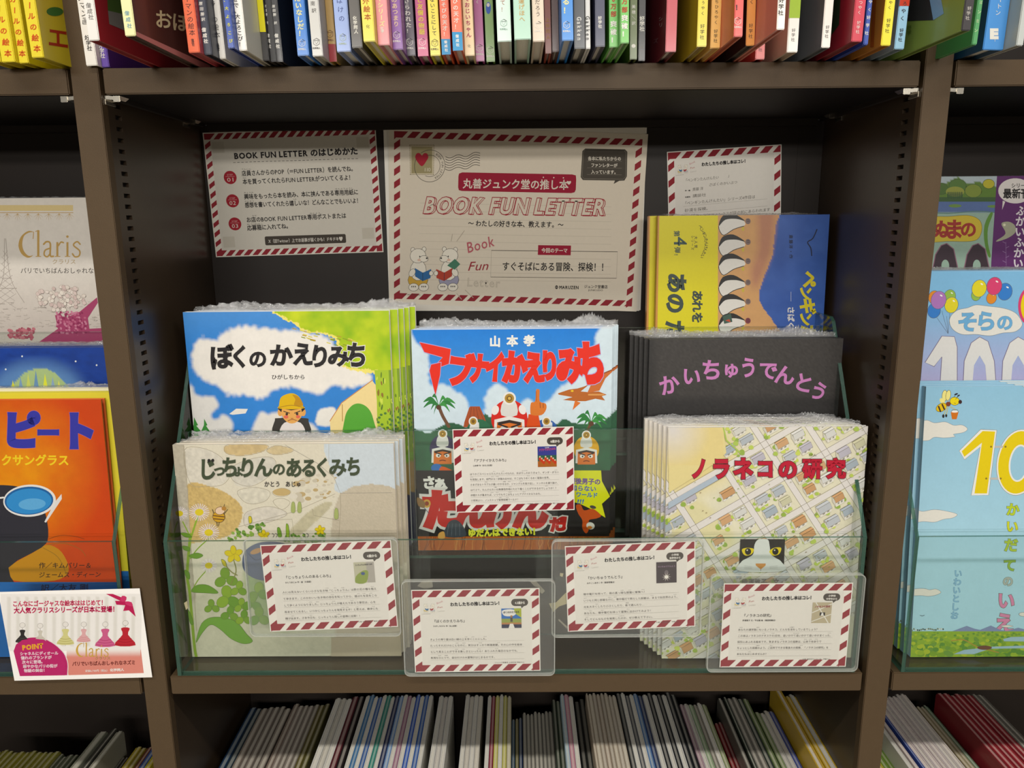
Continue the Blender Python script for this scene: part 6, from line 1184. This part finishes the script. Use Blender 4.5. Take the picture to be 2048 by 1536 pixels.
cluster('the low grey bunch at centre', run(1047, 1112, ['#8a867c']*8), .788, 1423)
cluster('the dark green bunch right of centre', run(1114, 1132, ['#2c3628', '#3a4634']), .806, 1398)
cluster('the pink and pale blue bunch', run(1133, 1163, ['#a9c0cc', '#c98a9c', W1]), .826, 1386)
cluster('the black gap books beside the beige bunch', run(1165, 1188, ['#2a2c2a', '#333531']), .80, 1397)
cluster('the wide beige bunch right of centre', run(1190, 1262, ['#b5a58f', '#c2b59f', '#ad9f8c', '#bfae9a', '#a89b88', '#c0b29c', '#b5a896', '#c4b8a4']), .826, 1385)
cluster('the charcoal and white bunch under the right-middle card', run(1264, 1322, ['#4a4c4c', W1, '#5a5c60', W1, '#5f86b8', '#2f3f6c']), .82, 1386)
cluster('the beaded black bunch right of centre', run(1324, 1400, ['#cfcdc6', '#26282a', '#c9c7c0', '#232527', '#cfcdc6', '#26282a', '#1f2123']), .826, 1384)
cluster('the pale bunch left of the red books', run(1402, 1462, ['#c9a8b4', W1, '#9cb48c', '#8a8478', W1, '#8f9a6c']), .80, 1405)
cluster('the red bunch right of centre', run(1464, 1490, ['#a02c30', '#7a1f24', '#a8343a']), .775, 1442)
cluster('the grey-green bunch right of the red books', run(1492, 1562, ['#6a675f', '#3a4238', '#77736a', '#7f7a70', '#39413a', '#6f8050']), .80, 1392)
cluster('the white pair left of the yellow cover', run(1564, 1606, ['#8fa070', '#c9c6c0', '#d0cdc8', '#3f4f9c']), .79, 1420)
cluster('the yellow bunch beside the right upright', run(1652, 1704, ['#d6b034', W1, '#dcb82c', '#2f4a9c', W1]), .822, 1386)
cluster('the green bunch inside the right bay', run(1758, 1812, ['#cfc23a', '#85a844', '#7da03c', '#86b4cc', '#a8b860']), .80, 1420)
cluster('the pinkish-white bunch in the right bay', run(1816, 1932, [W1, '#d9c9c4', '#2f4a9c', '#d6c8c4', '#cfc4c0', '#d9ccc8', '#cfc2be', '#d4c8c4', '#cfc6c0', '#d6ccc4']), .826, 1386)
cluster('the cream bunch in the right bay', run(1934, 1960, ['#b5a884', '#a89c7a', '#6a8a6c']), .79, 1409)
cluster('the red bunch in the right bay', run(2008, 2110, ['#8a242c', '#a02c34', '#8f262e', '#a83038', '#8a242c', '#9c2a32', '#7f7a70', '#77736a']), .82, 1384)
cluster('the olive-yellow bunch at the far left', run(-40, 44, ['#a39a34', '#938c34', '#a8a040', '#8f8830', '#a39a34', '#a09838', '#958d30']), .745, 1499)
cluster('the yellow-green bunch in the left bay', run(45, 92, ['#9a9438', '#a39c40', '#8f8a38', '#a09a3c']), .745, 1501)
cluster('the grey-green low bunch in the left bay', run(94, 136, ['#6a7058', '#656b55', '#70755c', '#666b54']), .738, 1508)
cluster('the tall silvery pair in the left bay', run(140, 190, ['#8f8f7c', '#4a4840', '#a09c8a']), .775, 1457)
cluster('the dark low bunch in the left bay', run(194, 240, ['#6f665c', '#77706a', '#4a4440', '#6a645c']), .735, 1514)
cluster('the yellow-edged pair beside the left upright', run(243, 300, ['#b5a02c', '#8c7a24', '#7a3f30', '#3f5a9c', '#c9b82c']), .755, 1490)
CN = {}
def cname(c):
    r, g, b = [int(c[i:i+2], 16) for i in (1, 3, 5)]; mx, mn = max(r, g, b), min(r, g, b)
    if mx-mn < 28: return 'white' if mx > 195 else ('grey' if mx > 95 else 'black')
    if b == mx: return 'blue' if g < b-20 or r < g else 'violet'
    if g == mx: return 'green'
    return 'red' if g < r*.45 else ('pink' if b > g else ('yellow' if g > r*.72 and b < g*.55 else 'beige'))
items = []
for (place, k, n, it, Zt, yback, page) in GR:
    rs = random.Random(hash((k, it[0])) & 0xffff if False else int(it[0]*7+k)); zt = Zt-rs.uniform(0, .003)
    p = at_z(it[0], 1536, zt); q = at_z(it[0]+it[1], 1536, zt); yb_ = min(at_z(it[0], yback+rs.uniform(-2, 4), zt)[1], .2555)
    items.append([p[0], q[0], yb_, zt, it[2], place, k, n])
items.sort(key=lambda t: t[0]); prev = -9
for it in items:
    d = max(0, prev+.0002-it[0]); it[0] += d; it[1] = max(it[1], it[0]+.0035); prev = it[1]
ORD2 = ['first', 'second', 'third', 'fourth', 'fifth', 'sixth', 'seventh', 'eighth', 'ninth', 'tenth', 'eleventh', 'twelfth', 'thirteenth', 'fourteenth', 'fifteenth', 'sixteenth']
cnt = {}
for x0, x1, yb_, zt, col, place, k, n in items:
    if yb_ < .02: yb_ = .05
    y0 = max(-.03, yb_-.245); Wd = x1-x0; h = Wd/2; Hh = zt-ZB; root = empty('thin_picture_book', ((x0+x1)/2, y0, ZB), '', 'book', 'thin picture books on the bottom shelf')
    j = cnt.get(place, 0); cnt[place] = j+1
    root['label'] = f'{cname(col)} thin book, {ORD2[j]} from left in {place}'
    D = yb_-y0; white = cname(col) in ('white',); cb = min(.0016, Wd*.22)
    mb = MB()
    # rounded far top corner on each board
    def board(xa, xb, zz): mb.prism([(0, 0), (D, 0), (D, zz-.006), (D-.0018, zz-.0018), (D-.006, zz), (0, zz)], 'x', xa, xb)
    board(-h, -h+cb, Hh); board(h-cb, h, Hh); mb.box(-h+cb, h-cb, D-cb, D-.0001, 0, Hh-.008)
    mb.build('cover', mat('cover_board_'+col, col, .45, noise=.03, coat=.2), root)
    pc = M_PAGES if not white else M_WHITEB
    mb = MB(); mb.box(-h+cb, h-cb, .003, D-cb, .003, Hh-(.0012 if Wd > .006 else .0005)); 
    mb.build('page_block', mat('page_tint_'+col, '#%02x%02x%02x' % tuple(int(.45*int(col[i:i+2], 16)+.55*v) for i, v in ((1, 225), (3, 218), (5, 202))), .7, noise=.1, scale=400), root)
# yellow book whose cover faces the viewer on the bottom shelf
p0, p1 = at_z(1612, 1536, .822), at_z(1640, 1536, .822)
root = empty('picture_book', (p1[0], .0, ZB), 'yellow picture book showing its plain yellow left cover on bottom shelf', 'book')
mb = MB(); mb.box(-.0018, 0, 0, .250, 0, .300); mb.box(.006, .0078, 0, .250, 0, .300); mb.box(0, .006, .248, .250, 0, .300); mb.build('cover', mat('cover_board_#d6b034', '#d6b034', .45, coat=.2), root)
mb = MB(); mb.box(0, .006, .003, .248, .003, .297); mb.build('page_block', M_PAGES, root)

bpy.data.objects.remove(_fo)
